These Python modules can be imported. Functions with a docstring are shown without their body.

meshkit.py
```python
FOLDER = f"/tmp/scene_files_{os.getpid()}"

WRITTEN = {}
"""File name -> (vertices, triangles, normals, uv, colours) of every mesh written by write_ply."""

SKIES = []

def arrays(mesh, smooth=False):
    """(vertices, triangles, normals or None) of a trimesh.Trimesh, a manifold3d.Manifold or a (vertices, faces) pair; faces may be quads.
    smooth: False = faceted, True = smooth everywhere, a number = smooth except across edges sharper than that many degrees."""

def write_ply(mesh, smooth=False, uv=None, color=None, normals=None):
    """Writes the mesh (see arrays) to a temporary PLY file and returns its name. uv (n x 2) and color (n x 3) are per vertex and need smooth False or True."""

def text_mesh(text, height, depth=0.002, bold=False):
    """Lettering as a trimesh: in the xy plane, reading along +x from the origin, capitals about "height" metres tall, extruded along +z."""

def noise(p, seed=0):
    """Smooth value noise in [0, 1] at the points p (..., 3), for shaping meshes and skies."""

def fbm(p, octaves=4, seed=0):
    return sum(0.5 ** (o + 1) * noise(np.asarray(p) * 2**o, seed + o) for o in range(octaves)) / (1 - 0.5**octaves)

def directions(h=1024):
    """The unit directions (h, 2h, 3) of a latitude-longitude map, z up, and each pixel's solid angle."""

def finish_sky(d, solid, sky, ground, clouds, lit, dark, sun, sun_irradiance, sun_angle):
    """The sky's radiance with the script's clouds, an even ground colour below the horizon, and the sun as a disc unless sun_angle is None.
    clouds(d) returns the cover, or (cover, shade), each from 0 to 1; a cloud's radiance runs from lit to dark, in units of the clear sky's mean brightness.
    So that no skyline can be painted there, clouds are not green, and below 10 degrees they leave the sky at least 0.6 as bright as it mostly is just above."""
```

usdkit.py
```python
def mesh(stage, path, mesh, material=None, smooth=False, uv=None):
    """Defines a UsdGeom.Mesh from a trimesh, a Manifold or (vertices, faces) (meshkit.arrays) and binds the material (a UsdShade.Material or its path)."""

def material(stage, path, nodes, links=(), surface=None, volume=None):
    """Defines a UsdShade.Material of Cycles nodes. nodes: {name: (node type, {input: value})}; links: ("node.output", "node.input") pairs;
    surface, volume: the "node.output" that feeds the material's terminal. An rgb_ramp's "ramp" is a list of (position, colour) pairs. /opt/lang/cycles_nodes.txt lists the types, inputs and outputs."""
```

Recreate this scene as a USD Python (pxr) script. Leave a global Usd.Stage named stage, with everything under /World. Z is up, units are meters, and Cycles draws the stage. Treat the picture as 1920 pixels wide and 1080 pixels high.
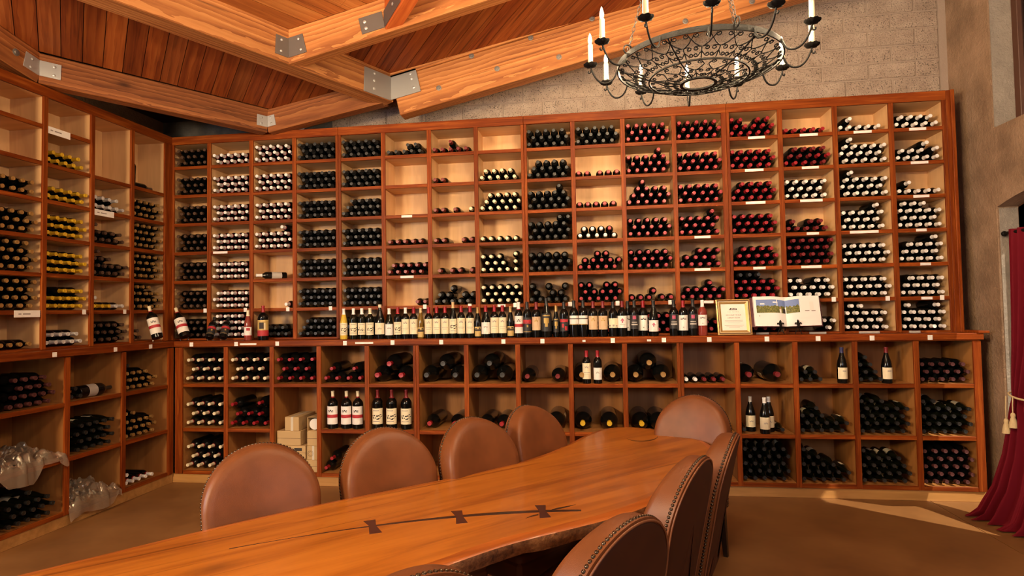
import math, random
import numpy as np, trimesh
from shapely.geometry import Polygon, box as sbox
from shapely.ops import unary_union
from pxr import Usd, UsdGeom, UsdLux, UsdShade, Gf, Sdf, Vt
import usdkit, meshkit

stage = Usd.Stage.CreateInMemory()
UsdGeom.SetStageUpAxis(stage, UsdGeom.Tokens.z)
UsdGeom.SetStageMetersPerUnit(stage, 1.0)
UsdGeom.Xform.Define(stage, '/World')
UsdGeom.Scope.Define(stage, '/World/Looks')

# ------------------------------------------------------------------ camera, sky, sun, unseen daylight and lamps, exposure
EXPOSURE = 0.45
cam = UsdGeom.Camera.Define(stage, '/World/camera')
_m = np.array([[0.98995, 0.13963, 0.01915], [0, 0, 0], [0, 0, 0]])
from scipy.spatial.transform import Rotation as Rot
_R = (Rot.from_euler('yxz', [0.1384, -0.0363, -0.0167]) * Rot.from_matrix(np.array([[1, 0, 0], [0, 0, -1], [0, 1, 0]], float))).as_matrix()
CAM = np.array([4.3805, -5.7650, 1.6565])
_M = Gf.Matrix4d(1)
for _i, _v in enumerate((_R[0], -_R[1], -_R[2])):
    _M.SetRow(_i, Gf.Vec4d(float(_v[0]), float(_v[1]), float(_v[2]), 0))
_M.SetRow(3, Gf.Vec4d(*map(float, CAM), 1))
cam.AddTransformOp().Set(_M)
cam.CreateHorizontalApertureAttr(36.0); cam.CreateVerticalApertureAttr(20.25)
cam.CreateFocalLengthAttr(36.0 * 1138.55 / 1920)
cam.CreateClippingRangeAttr(Gf.Vec2f(0.05, 100))
cam.CreateExposureAttr(EXPOSURE)

dome = UsdLux.DomeLight.Define(stage, '/World/ambient_dome')
dome.CreateColorAttr(Gf.Vec3f(1.0, 0.82, 0.66)); dome.CreateIntensityAttr(0.06)  # dim warm ambient fill, added all round the room

def look(loc, d):
    z = -np.array(d, float); z /= np.linalg.norm(z)
    x = np.cross([0, 0, 1], z); n = np.linalg.norm(x)
    x = x / n if n > 1e-6 else np.array([1., 0, 0])
    y = np.cross(z, x)
    M = Gf.Matrix4d(1)
    for i, v in enumerate((x, y, z)):
        M.SetRow(i, Gf.Vec4d(float(v[0]), float(v[1]), float(v[2]), 0))
    M.SetRow(3, Gf.Vec4d(*map(float, loc), 1))
    return M

sun = UsdLux.DistantLight.Define(stage, '/World/sun')
sun.AddTransformOp().Set(look((12, -8, 12), (-0.80, 0.60, -1.12)))
sun.CreateAngleAttr(0.6); sun.CreateIntensityAttr(1.1); sun.CreateNormalizeAttr(True); sun.CreateColorAttr(Gf.Vec3f(1.0, 0.86, 0.66))

def area(name, loc, d, w, h, power, col):
    l = UsdLux.RectLight.Define(stage, '/World/' + name)
    l.AddTransformOp().Set(look(loc, d)); l.CreateWidthAttr(w); l.CreateHeightAttr(h)
    l.CreateIntensityAttr(power); l.CreateColorAttr(Gf.Vec3f(*col))
    return l
WARM = (1.0, 0.74, 0.44)
area('unseen_room_light', (0.7, -7.0, 2.9), (0.32, 1, -0.16), 0.9, 0.9, 95, WARM)  # warm key out of view at left front, lights right-hand inner sides
area('unseen_ceiling_spot', (4.5, -3.9, 4.55), (0.05, 1, -0.42), 0.5, 0.5, 78, WARM)  # out of view overhead, placed to light the upper racks and block wall
area('unseen_room_light_001', (4.6, -7.6, 4.6), (0.0, 0.8, -0.62), 0.8, 0.8, 14, WARM)  # out of view, high behind the camera, lights the room from the front
area('unseen_window_daylight', (-0.25, -5.2, 1.8), (1, 0.35, -0.05), 1.0, 1.5, 16, (0.80, 0.86, 1.0))  # cool light from an unseen left window, for the chair edges
area('unseen_room_light_002', (6.2, -8.2, 2.7), (-0.12, 1, -0.06), 1.6, 1.2, 7.5, (0.93, 0.93, 1.0))  # out of view: cool daylight from behind the camera, tints the back panels
BULB = 1900.0

# ------------------------------------------------------------------ helpers
rnd = random.Random(7)
_used = {}
def numbered(parent, name):
    k = (parent, name); n = _used.get(k, 0); _used[k] = n + 1
    return name if n == 0 else f'{name}_{n:03d}'
def setd(p, label=None, cat=None, group=None, kind=None):
    for k, v in (('label', label), ('category', cat), ('group', group), ('kind', kind)):
        if v: p.SetCustomDataByKey(k, v)
LABELS = {}
def check(label):
    n = len(label.split())
    if not 4 <= n <= 16: print('LABEL LEN', n, label)
    LABELS[label] = LABELS.get(label, 0) + 1
def gm(loc=(0, 0, 0), X=(1, 0, 0), Y=(0, 1, 0), Z=(0, 0, 1)):
    M = Gf.Matrix4d(1)
    for i, v in enumerate((X, Y, Z)):
        M.SetRow(i, Gf.Vec4d(float(v[0]), float(v[1]), float(v[2]), 0))
    M.SetRow(3, Gf.Vec4d(float(loc[0]), float(loc[1]), float(loc[2]), 1))
    return M
def rz(loc, deg):
    c, s = math.cos(math.radians(deg)), math.sin(math.radians(deg))
    return gm(loc, (c, s, 0), (-s, c, 0))
def thing(name, label, cat, M=None, group=None, kind=None):
    x = UsdGeom.Xform.Define(stage, '/World/' + numbered('/World', name))
    x.AddTransformOp().Set(M if M is not None else Gf.Matrix4d(1))
    if label: check(label)
    setd(x.GetPrim(), label, cat, group, kind)
    return x.GetPrim()
def part(parent, name, mesh, mat, smooth=False, label=None, kind=None):
    pp = str(parent.GetPath())
    m = usdkit.mesh(stage, pp + '/' + numbered(pp, name), mesh, M[mat] if isinstance(mat, str) else mat, smooth)
    setd(m.GetPrim(), label, None, None, kind)
    return m.GetPrim()
def solo(name, mesh, mat, label, cat, group=None, kind=None, smooth=False):
    m = usdkit.mesh(stage, '/World/' + numbered('/World', name), mesh, M[mat], smooth)
    check(label); setd(m.GetPrim(), label, cat, group, kind)
    return m.GetPrim()
def dup(src, Mx, label, group=None):
    was = src.GetCustomData()
    import re
    r = UsdGeom.Xform.Define(stage, '/World/' + numbered('/World', re.sub(r'_[0-9]{3,}$', '', src.GetName())))
    p = r.GetPrim()
    p.GetReferences().AddInternalReference(src.GetPath())
    UsdGeom.Xformable(p).MakeMatrixXform().Set(Mx)
    p.SetInstanceable(True)
    check(label); setd(p, label, was['category'], group or was.get('group'))
    return p
def bx(x0, x1, y0, y1, z0, z1):
    x0, x1 = min(x0, x1), max(x0, x1); y0, y1 = min(y0, y1), max(y0, y1); z0, z1 = min(z0, z1), max(z0, z1)
    m = trimesh.creation.box((x1 - x0, y1 - y0, z1 - z0)); m.apply_translation(((x0 + x1) / 2, (y0 + y1) / 2, (z0 + z1) / 2))
    return m
def bev(x0, x1, y0, y1, z0, z1, b=0.004):
    """box with chamfered edges (hull of three slabs)"""
    x0, x1 = min(x0, x1), max(x0, x1); y0, y1 = min(y0, y1), max(y0, y1); z0, z1 = min(z0, z1), max(z0, z1)
    b = min(b, (x1 - x0) / 3, (y1 - y0) / 3, (z1 - z0) / 3)
    P = []
    for sx, sy, sz in ((0, b, b), (b, 0, b), (b, b, 0)):
        for x in (x0 + sx, x1 - sx):
            for y in (y0 + sy, y1 - sy):
                for z in (z0 + sz, z1 - sz): P.append((x, y, z))
    return trimesh.convex.convex_hull(np.array(P))
cat = trimesh.util.concatenate
def lathe(prof, n=18):
    prof = np.array(prof, float)
    m = trimesh.creation.revolve(prof, sections=n)
    return m
def tube(pts, r, n=6, closed=False):
    pts = np.array(pts, float); k = len(pts)
    rr = np.full(k, r) if np.ndim(r) == 0 else np.array(r, float)
    T = np.gradient(pts, axis=0) if not closed else np.roll(pts, -1, 0) - np.roll(pts, 1, 0)
    T /= np.maximum(np.linalg.norm(T, axis=1, keepdims=True), 1e-9)
    up = np.array([0, 0, 1.]) if abs(T[0][2]) < .9 else np.array([1., 0, 0])
    N = np.cross(T[0], up); N /= np.linalg.norm(N)
    V = []; a = np.linspace(0, 2 * np.pi, n, endpoint=False)
    for i in range(k):
        N = N - T[i] * (N @ T[i]); N /= np.linalg.norm(N); B = np.cross(T[i], N)
        V.append(pts[i] + rr[i] * (np.outer(np.cos(a), N) + np.outer(np.sin(a), B)))
    V = np.vstack(V); F = []
    for i in range(k if closed else k - 1):
        j = (i + 1) % k
        for s in range(n):
            t = (s + 1) % n
            F += [(i * n + s, i * n + t, j * n + t), (i * n + s, j * n + t, j * n + s)]
    if not closed:
        V = np.vstack([V, pts[0], pts[-1]])
        for s in range(n):
            t = (s + 1) % n
            F += [(k * n, t, s), (k * n + 1, (k - 1) * n + s, (k - 1) * n + t)]
    return trimesh.Trimesh(V, F, process=False)
def loft(rings, cap0=True, cap1=True):
    """rings: list of (n,3) arrays with equal n (closed loops)"""
    n = len(rings[0]); V = np.vstack(rings); F = []
    for i in range(len(rings) - 1):
        for s in range(n):
            t = (s + 1) % n
            F += [(i * n + s, i * n + t, (i + 1) * n + t), (i * n + s, (i + 1) * n + t, (i + 1) * n + s)]
    for on, i in ((cap0, 0), (cap1, len(rings) - 1)):
        if on:
            c = len(V); V = np.vstack([V, rings[i].mean(0)])
            for s in range(n):
                t = (s + 1) % n
                F.append((c, i * n + t, i * n + s) if i == 0 else (c, i * n + s, i * n + t))
    m = trimesh.Trimesh(V, F, process=False)
    return m
def prism(poly, h, M4=None):
    m = trimesh.creation.extrude_polygon(poly, h, engine='earcut')
    if M4 is not None: m.apply_transform(M4)
    return m
def frame(o, X, Y, Z):
    T = np.eye(4); T[:3, 0], T[:3, 1], T[:3, 2], T[:3, 3] = X, Y, Z, o
    return T

# ------------------------------------------------------------------ materials
M = {}
def mat(name, nodes, links=(), surface='p.BSDF'):
    M[name] = usdkit.material(stage, '/World/Looks/' + name, nodes, links, surface)
def plain(name, col, rough=.5, metal=0., spec=.5, coat=0., bump=0., bscale=60, sheen=0.):
    n = {'p': ('principled_bsdf', dict(base_color=col, roughness=rough, metallic=metal, specular_ior_level=spec, coat_weight=coat, coat_roughness=.08, sheen_weight=sheen))}
    l = []
    if bump:
        n['t'] = ('texture_coordinate', {}); n['n'] = ('noise_texture', dict(scale=bscale, detail=4.)); n['b'] = ('bump', dict(strength=bump, distance=.004))
        l += [('t.object', 'n.vector'), ('n.fac', 'b.height'), ('b.normal', 'p.normal')]
    mat(name, n, l)
def wood(name, stops, axis='x', stretch=(1.5, 22, 22), rough=.45, coat=0., knots=None, bump=.25, tint=.25, detail=6., seed=0., spec=.4, depth='y', rings=0, ringmix=.3):
    """procedural grain running along one object axis, with broad tone drift and optional knots"""
    sc = {'x': (stretch[0], stretch[1], stretch[2]), 'y': (stretch[1], stretch[0], stretch[2]), 'z': (stretch[1], stretch[2], stretch[0])}[axis]
    lo = tuple(s * .12 for s in sc)
    n = {'t': ('texture_coordinate', {}),
         'm': ('mapping', dict(scale=sc, location=(seed, seed * 1.7, seed * .6))), 'm2': ('mapping', dict(scale=lo, location=(seed * 2, seed, 3 + seed))),
         'n': ('noise_texture', dict(scale=1., detail=detail, roughness=.62, distortion=.6)),
         'n2': ('noise_texture', dict(scale=1., detail=2.)),
         'r': ('rgb_ramp', dict(ramp=[(.28, stops[0]), (.5, stops[1]), (.72, stops[2])])),
         'hv': ('map_range', dict(from_min=.3, from_max=.7, to_min=1 - tint, to_max=1 + tint)),
         'h': ('hsv', {}),
         'b': ('bump', dict(strength=bump, distance=.003)),
         'p': ('principled_bsdf', dict(roughness=rough, coat_weight=coat, coat_roughness=.12, specular_ior_level=spec))}
    l = [('t.object', 'm.vector'), ('t.object', 'm2.vector'), ('m.vector', 'n.vector'), ('m2.vector', 'n2.vector'), ('n2.fac', 'hv.value'), ('hv.result', 'h.value'), ('r.color', 'h.color'), ('n.fac', 'b.height'), ('b.normal', 'p.normal')]
    # growth rings cut lengthwise give the flame figure of sawn timber
    if rings:
        n['mw'] = ('mapping', dict(scale=tuple(.16 if k_ == axis else 1. for k_ in 'xyz'), location=(seed * .3, .07 + seed * .01, -.05)))
        n['w'] = ('wave_texture', dict(wave_type='rings', rings_direction=axis, profile='saw', scale=rings, distortion=5., detail=3., detail_scale=1.4, detail_roughness=.6))
        n['wm'] = ('mix_float', dict(fac=ringmix))
        l += [('t.object', 'mw.vector'), ('mw.vector', 'w.vector'), ('n.fac', 'wm.a'), ('w.fac', 'wm.b'), ('wm.result', 'r.fac')]
    else:
        l += [('n.fac', 'r.fac')]
    # drying checks: thin dark streaks along the grain
    if knots:
        n['m3'] = ('mapping', dict(scale=tuple(q * (.55 if k_ == 'xyz'.index(axis) else 2.4) for k_, q in enumerate(sc)), location=(seed, 1.3, seed)))
        n['n3'] = ('noise_texture', dict(scale=1., detail=3., roughness=.55, distortion=.3)); n['r3'] = ('rgb_ramp', dict(ramp=[(.0, (.8, .8, .8)), (.30, (.65, .65, .65)), (.37, (0, 0, 0)), (1., (0, 0, 0))]))
        n['cx'] = ('mix', dict(color2=(stops[0][0] * .35, stops[0][1] * .32, stops[0][2] * .3)))
        l += [('t.object', 'm3.vector'), ('m3.vector', 'n3.vector'), ('n3.fac', 'r3.fac'), ('r3.color', 'cx.fac'), ('h.color', 'cx.color1')]
    if knots:
        ks = [knots, knots, knots]; ks['xyz'.index(axis)] *= .45; ks['xyz'.index(depth)] *= .18; ks = tuple(ks)
        n['mk'] = ('mapping', dict(scale=ks, location=(seed, 0, seed))); n['v'] = ('voronoi_texture', dict(scale=1.))
        n['kr'] = ('rgb_ramp', dict(ramp=[(0, (1, 1, 1)), (.04, (1, 1, 1)), (.085, (.25, .25, .25)), (.14, (0, 0, 0))]))
        n['kx'] = ('mix', dict(color2=(stops[0][0] * .22, stops[0][1] * .2, stops[0][2] * .2)))
        l += [('t.object', 'mk.vector'), ('mk.vector', 'v.vector'), ('v.distance', 'kr.fac'), ('kr.color', 'kx.fac'), ('cx.color', 'kx.color1'), ('kx.color', 'p.base_color')]
    else:
        l += [('h.color', 'p.base_color')]
    mat(name, n, l)
CH = [(.10, .0135, .002), (.195, .037, .0045), (.32, .080, .011)]
for a in 'xyz': wood('cherry_' + a, CH, a, (2., 40, 40), .46, .0, None, .12, .3, spec=.13)
MP = [(.56, .32, .145), (.65, .385, .18), (.72, .44, .215)]
for a in 'xz': wood('maple_' + a, MP, a, (1.1, 9, 9), .5, 0, None, .08, .13, 4.)
ML = [(.27, .108, .027), (.36, .148, .039), (.43, .188, .053)]  # darker tan tone of the maple, for low rack interiors
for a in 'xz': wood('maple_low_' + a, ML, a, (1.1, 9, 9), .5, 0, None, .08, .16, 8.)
wood('plinth_wood', [(.33, .16, .045), (.42, .21, .062), (.50, .26, .085)], 'x', (1.2, 18, 18), .5)
BM = [(.24, .072, .018), (.44, .165, .046), (.58, .255, .082)]
wood('red_timber', [(.30, .055, .012), (.48, .10, .02), (.60, .16, .035)], 'x', (1.1, 15, 15), .5, 0, 2.4, .3, .2, 6., 2., .3)  # redder wood tone for the strut alone
BD = [(.15, .042, .011), (.29, .092, .025), (.42, .16, .048)]
for i in range(3): wood(f'timber_{i}', BM, 'x', (1.1, 15, 15), .6, 0, 2.4, .5, .25, 7., 3.1 * i, .3, rings=9.)
for i in range(2): wood(f'old_timber_{i}', BD, 'x', (1.1, 13, 13), .6, 0, 2.4, .5, .35, 7., 4.3 * i + 1, .3, rings=11.)
PK = [[(.10, .017, .004), (.22, .047, .008), (.31, .085, .016)], [(.13, .024, .005), (.26, .062, .011), (.36, .105, .021)], [(.08, .013, .003), (.18, .037, .007), (.27, .068, .013)], [(.11, .025, .006), (.23, .056, .012), (.34, .10, .024)]]
for i in range(4): wood(f'plank_{i}', PK[i], 'x', (1.3, 20, 20), .55, 0, 3.4, .35, .3, 6., 5.3 * i, .3, 'z', rings=5., ringmix=.15)
PL = [[(.24, .065, .014), (.44, .15, .035), (.56, .23, .06)], [(.20, .05, .011), (.38, .115, .024), (.50, .18, .045)]]
for i in range(2): wood(f'light_plank_{i}', PL[i], 'x', (1.3, 18, 18), .55, 0, 3.0, .35, .3, 6., 2.7 * i + .5, .3, 'z', rings=5., ringmix=.15)
TB = [(.21, .052, .006), (.40, .125, .013), (.50, .175, .022)]
plain('dark_wood', (.035, .013, .007), .5, bump=.2)
plain('brown_frame', (.075, .027, .014), .5, bump=.3, bscale=40)
plain('iron', (.0075, .0065, .006), .62, .0, .12, bump=.4, bscale=120)
plain('chain_iron', (.022, .018, .015), .6, .0, .15)
plain('steel', (.15, .125, .115), .55, .5, bump=.25, bscale=60)
plain('steel_light', (.34, .33, .32), .5, .6, bump=.15, bscale=60)
plain('galvanised', (.55, .55, .55), .4, .6)
plain('bolt_metal', (.22, .20, .185), .5, .6)
plain('candle', (.42, .34, .22), .6)
plain('paper', (.80, .75, .68), .7)
plain('tag_paper', (.82, .78, .74), .7)
plain('ink', (.035, .025, .022), .7)
plain('soft_ink', (.30, .25, .23), .7)
plain('gold_ink', (.42, .27, .07), .45, .4)
plain('red_ink', (.42, .022, .03), .6)
plain('pink_ink', (.42, .06, .13), .6)
plain('label_cream', (.78, .68, .47), .65)
plain('label_white', (.80, .75, .70), .65)
plain('label_tan', (.62, .43, .26), .65)
plain('label_gold', (.52, .36, .12), .5)
plain('label_black', (.02, .018, .018), .5)
plain('label_grey', (.42, .38, .34), .6)
plain('glass_dark', (.0030, .0032, .003), .13, spec=.38)
plain('glass_green', (.0050, .0058, .003), .13, spec=.38)
plain('glass_amber', (.16, .085, .012), .10, spec=.5)
plain('glass_yellow', (.62, .42, .05), .10, spec=.5)
plain('glass_rose', (.22, .035, .025), .10, spec=.5)
for nm, c, r, mt in (('white', (.78, .75, .72), .4, 0), ('cream', (.74, .64, .44), .42, 0), ('red', (.30, .010, .016), .36, .1), ('rose', (.33, .020, .026), .38, .1), ('maroon', (.17, .012, .014), .38, .1), ('dusk', (.075, .022, .022), .45, .1),
                     ('charcoal', (.024, .024, .025), .42, .0), ('black', (.014, .0135, .013), .4, .0), ('bronze', (.10, .055, .035), .4, .3), ('yellow', (.66, .40, .022), .36, .1), ('gold', (.42, .235, .075), .34, .4), ('silver', (.66, .64, .62), .34, .2), ('tan', (.58, .40, .20), .4, .1), ('blue', (.03, .03, .10), .4, .1)):
    plain('cap_' + nm, c, r, mt)
plain('glass_floor', (.2, .2, .2), .3)
plain('carton', (.50, .33, .15), .75, bump=.2, bscale=30)
plain('tape', (.62, .54, .42), .25)
plain('rope', (.62, .46, .24), .8, bump=.6, bscale=160)
plain('gold_frame', (.58, .36, .13), .34, .55)
plain('gold_pale', (.76, .58, .32), .3, .45)
plain('book_page', (.82, .79, .76), .6)
plain('book_cover', (.09, .02, .025), .5)
plain('sky_print', (.17, .24, .50), .6)
plain('cloud_print', (.72, .72, .78), .6)
plain('skin_print', (.45, .2, .12), .6)
plain('key_wood', (.055, .014, .010), .3, coat=.25)
plain('crack_fill', (.028, .010, .006), .3, coat=.2)
plain('leg_wood', (.02, .010, .006), .4)
# leather
def leather(name, c, rough):
    mat(name, {'t': ('texture_coordinate', {}), 'v': ('voronoi_texture', dict(scale=420.)), 'n': ('noise_texture', dict(scale=7., detail=4.)),
               'mr': ('map_range', dict(from_min=.3, from_max=.7, to_min=.82, to_max=1.18)), 'h': ('hsv', dict(color=c)),
               'b': ('bump', dict(strength=.22, distance=.001)), 'p': ('principled_bsdf', dict(roughness=rough, specular_ior_level=.38))},
        [('t.object', 'v.vector'), ('t.object', 'n.vector'), ('n.fac', 'mr.value'), ('mr.result', 'h.value'), ('h.color', 'p.base_color'), ('v.distance', 'b.height'), ('b.normal', 'p.normal')])
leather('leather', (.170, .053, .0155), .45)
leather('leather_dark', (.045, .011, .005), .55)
plain('piping', (.20, .07, .028), .4)
plain('nail_brass', (.10, .072, .048), .3, .9)
# table
wood('table_wood', TB, 'x', (.8, 9, 9), .31, .16, 2.0, .06, .16, 7., 1.3, .5, 'z', rings=2.2, ringmix=.07)
wood('table_sapwood', [(.25, .06, .009), (.40, .105, .014), (.50, .15, .024)], 'x', (1., 16, 16), .33, .15, None, .15, .15)
mat('bark', {'t': ('texture_coordinate', {}), 'n': ('noise_texture', dict(scale=28., detail=8., roughness=.7)), 'r': ('rgb_ramp', dict(ramp=[(.33, (.05, .017, .007)), (.5, (.22, .085, .028)), (.7, (.44, .20, .07))])), 'b': ('bump', dict(strength=.9, distance=.012)), 'p': ('principled_bsdf', dict(roughness=.6))},
    [('t.object', 'n.vector'), ('n.fac', 'r.fac'), ('r.color', 'p.base_color'), ('n.fac', 'b.height'), ('b.normal', 'p.normal')])
# walls and floor
def mottled(name, stops, scale, rough, bump, bscale, bdist=.01, speck=None):
    n = {'t': ('texture_coordinate', {}), 'n': ('noise_texture', dict(scale=scale, detail=7., roughness=.6)), 'r': ('rgb_ramp', dict(ramp=[(.3, stops[0]), (.5, stops[1]), (.7, stops[2])])),
         'n2': ('noise_texture', dict(scale=bscale, detail=5., roughness=.65)), 'b': ('bump', dict(strength=bump, distance=bdist)), 'p': ('principled_bsdf', dict(roughness=rough))}
    l = [('t.object', 'n.vector'), ('t.object', 'n2.vector'), ('n.fac', 'r.fac'), ('n2.fac', 'b.height'), ('b.normal', 'p.normal')]
    if speck:
        n['s'] = ('noise_texture', dict(scale=speck[0], detail=3., roughness=.6)); n['sr'] = ('rgb_ramp', dict(ramp=[(speck[1], (1, 1, 1)), (speck[1] + .07, (0, 0, 0))]))
        n['mx'] = ('mix', dict(color2=speck[2])); n['ha'] = ('math', dict(math_type='add'))
        l += [('t.object', 's.vector'), ('s.fac', 'sr.fac'), ('sr.color', 'mx.fac'), ('r.color', 'mx.color1'), ('mx.color', 'p.base_color')]
    else:
        l += [('r.color', 'p.base_color')]
    mat(name, n, l)
mottled('block', [(.36, .27, .21), (.44, .34, .27), (.52, .42, .34)], 6., .85, .9, 75., .02, (95., .36, (.10, .075, .06)))
mottled('vine_print', [(.03, .04, .008), (.14, .14, .028), (.30, .27, .07)], 90., .6, .01, 90.)
plain('mortar', (.33, .255, .205), .9, bump=.6, bscale=60)
mottled('plaster', [(.18, .11, .065), (.26, .165, .10), (.34, .22, .14)], 3.5, .85, .7, 34., .02)
mottled('plaster_grey', [(.22, .19, .16), (.28, .24, .20), (.34, .29, .24)], 4., .85, .7, 40., .015)
mottled('concrete_dark', [(.075, .075, .08), (.13, .125, .125), (.19, .18, .175)], 5., .85, .6, 40., .01)
mottled('floor_concrete', [(.155, .066, .019), (.205, .091, .027), (.255, .120, .038)], 1.8, .5, .12, 60., .004)
mat('velvet', {'p': ('principled_bsdf', dict(base_color=(.125, .0028, .010), roughness=.8, sheen_weight=.12, sheen_roughness=.4, sheen_tint=(.8, .06, .12), specular_ior_level=.15))})
mat('flame', {'e': ('emission', dict(color=(1.0, .74, .44), strength=BULB))}, (), 'e.emission')
mat('plastic_film', {'tr': ('transparent_bsdf', dict(color=(.92, .84, .74))), 'g': ('glossy_bsdf', dict(color=(.95, .86, .74), roughness=.22)), 'd': ('diffuse_bsdf', dict(color=(.55, .44, .33))), 'lw': ('layer_weight', dict(blend=.5)),
                     'a': ('mix_closure', dict(fac=.30)), 'b': ('mix_closure', {})},
    [('tr.BSDF', 'a.closure1'), ('d.BSDF', 'a.closure2'), ('a.closure', 'b.closure1'), ('g.BSDF', 'b.closure2'), ('lw.fresnel', 'b.fac')], 'b.closure')
mat('window_glass', {'tr': ('transparent_bsdf', {}), 'g': ('glossy_bsdf', dict(roughness=.02)), 'f': ('fresnel', {}), 'm': ('mix_closure', {})},
    [('f.fac', 'm.fac'), ('tr.BSDF', 'm.closure1'), ('g.BSDF', 'm.closure2')], 'm.closure')
mat('clear_acrylic', {'tr': ('transparent_bsdf', dict(color=(.95, .95, .95))), 'g': ('glossy_bsdf', dict(roughness=.05)), 'f': ('fresnel', {}), 'm': ('mix_closure', {})},
    [('f.fac', 'm.fac'), ('tr.BSDF', 'm.closure1'), ('g.BSDF', 'm.closure2')], 'm.closure')

# ---- measured places on the racks, ledge and table (metres)
STX = [1.924, 2.024, 2.109, 2.192, 2.292, 2.386, 2.472, 2.549, 2.631, 2.7, 2.778, 2.858, 2.94, 3.019, 3.098, 3.184, 3.258, 3.335, 3.419, 3.496, 3.572, 3.65, 3.731, 3.816, 3.911, 4.001, 4.075, 4.167, 4.252, 4.343, 4.433, 4.525, 4.609, 4.717, 4.889, 5.069, 5.152, 5.237, 5.321]
STRIPS = [[5.784, 5.933, 3.216], [6.233, 6.388, 3.215], [6.69, 6.842, 3.203], [7.151, 7.29, 3.21], [5.748, 5.911, 2.946], [6.242, 6.387, 2.907], [7.153, 7.296, 2.905], [5.747, 5.919, 2.612], [6.218, 6.409, 2.607], [7.163, 7.293, 2.605], [5.285, 5.428, 2.309], [6.264, 6.368, 2.334], [6.628, 6.867, 2.312], [7.174, 7.26, 2.312], [5.277, 5.419, 2.003], [5.795, 5.902, 2.029], [6.208, 6.38, 2.008], [7.197, 7.283, 2.01], [5.321, 5.439, 1.703], [7.194, 7.284, 1.706], [0.471, 0.632, 2.299], [2.488, 2.597, 2.598], [2.471, 2.606, 1.997], [3.435, 3.513, 1.697]]
SQ = [[6.473, 1.696], [6.92, 1.697], [7.361, 1.698], [0.383, 1.7], [0.829, 1.698], [1.29, 1.696], [1.744, 1.694], [2.715, 1.699], [3.163, 1.696], [3.606, 1.699], [4.13, 1.692], [4.572, 1.692], [5.052, 1.698]]
CSQ = [0.383, 0.862, 1.293, 1.985, 2.457, 2.931, 3.519, 3.88, 4.515, 4.964, 5.354, 5.838, 6.258, 6.691, 7.146]
CSTRIP = [[0.902, 1.076], [2.087, 2.267], [4.243, 4.272], [4.816, 4.853]]
LEDGE = [[5.797, 5.907], [6.253, 6.392], [6.668, 6.835], [7.078, 7.165]]
LSTRIP = [[-1.471, -1.246, 3.177], [-1.727, -1.509, 1.689], [-0.998, -0.771, 2.585]]
LSQ = [[-1.09, 1.701], [-0.636, 1.699]]
LCSQ = [-1.562, -0.959, -0.535]
TFAR = [[2.38, -3.864], [2.445, -3.706], [2.549, -3.567], [2.705, -3.364], [2.926, -3.154], [3.164, -2.94], [3.34, -2.751], [3.539, -2.549], [3.864, -2.183], [4.004, -1.989], [4.121, -1.748], [4.289, -1.402], [4.443, -1.103], [4.568, -0.97], [4.702, -1.069], [4.857, -1.258], [5.019, -1.412], [5.134, -1.557]]
TNEAR = [[4.673, -2.729], [4.516, -2.962], [4.396, -3.118], [4.325, -3.188], [4.199, -3.29], [4.033, -3.39], [3.947, -3.462], [3.864, -3.555], [3.826, -3.587]]
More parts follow.
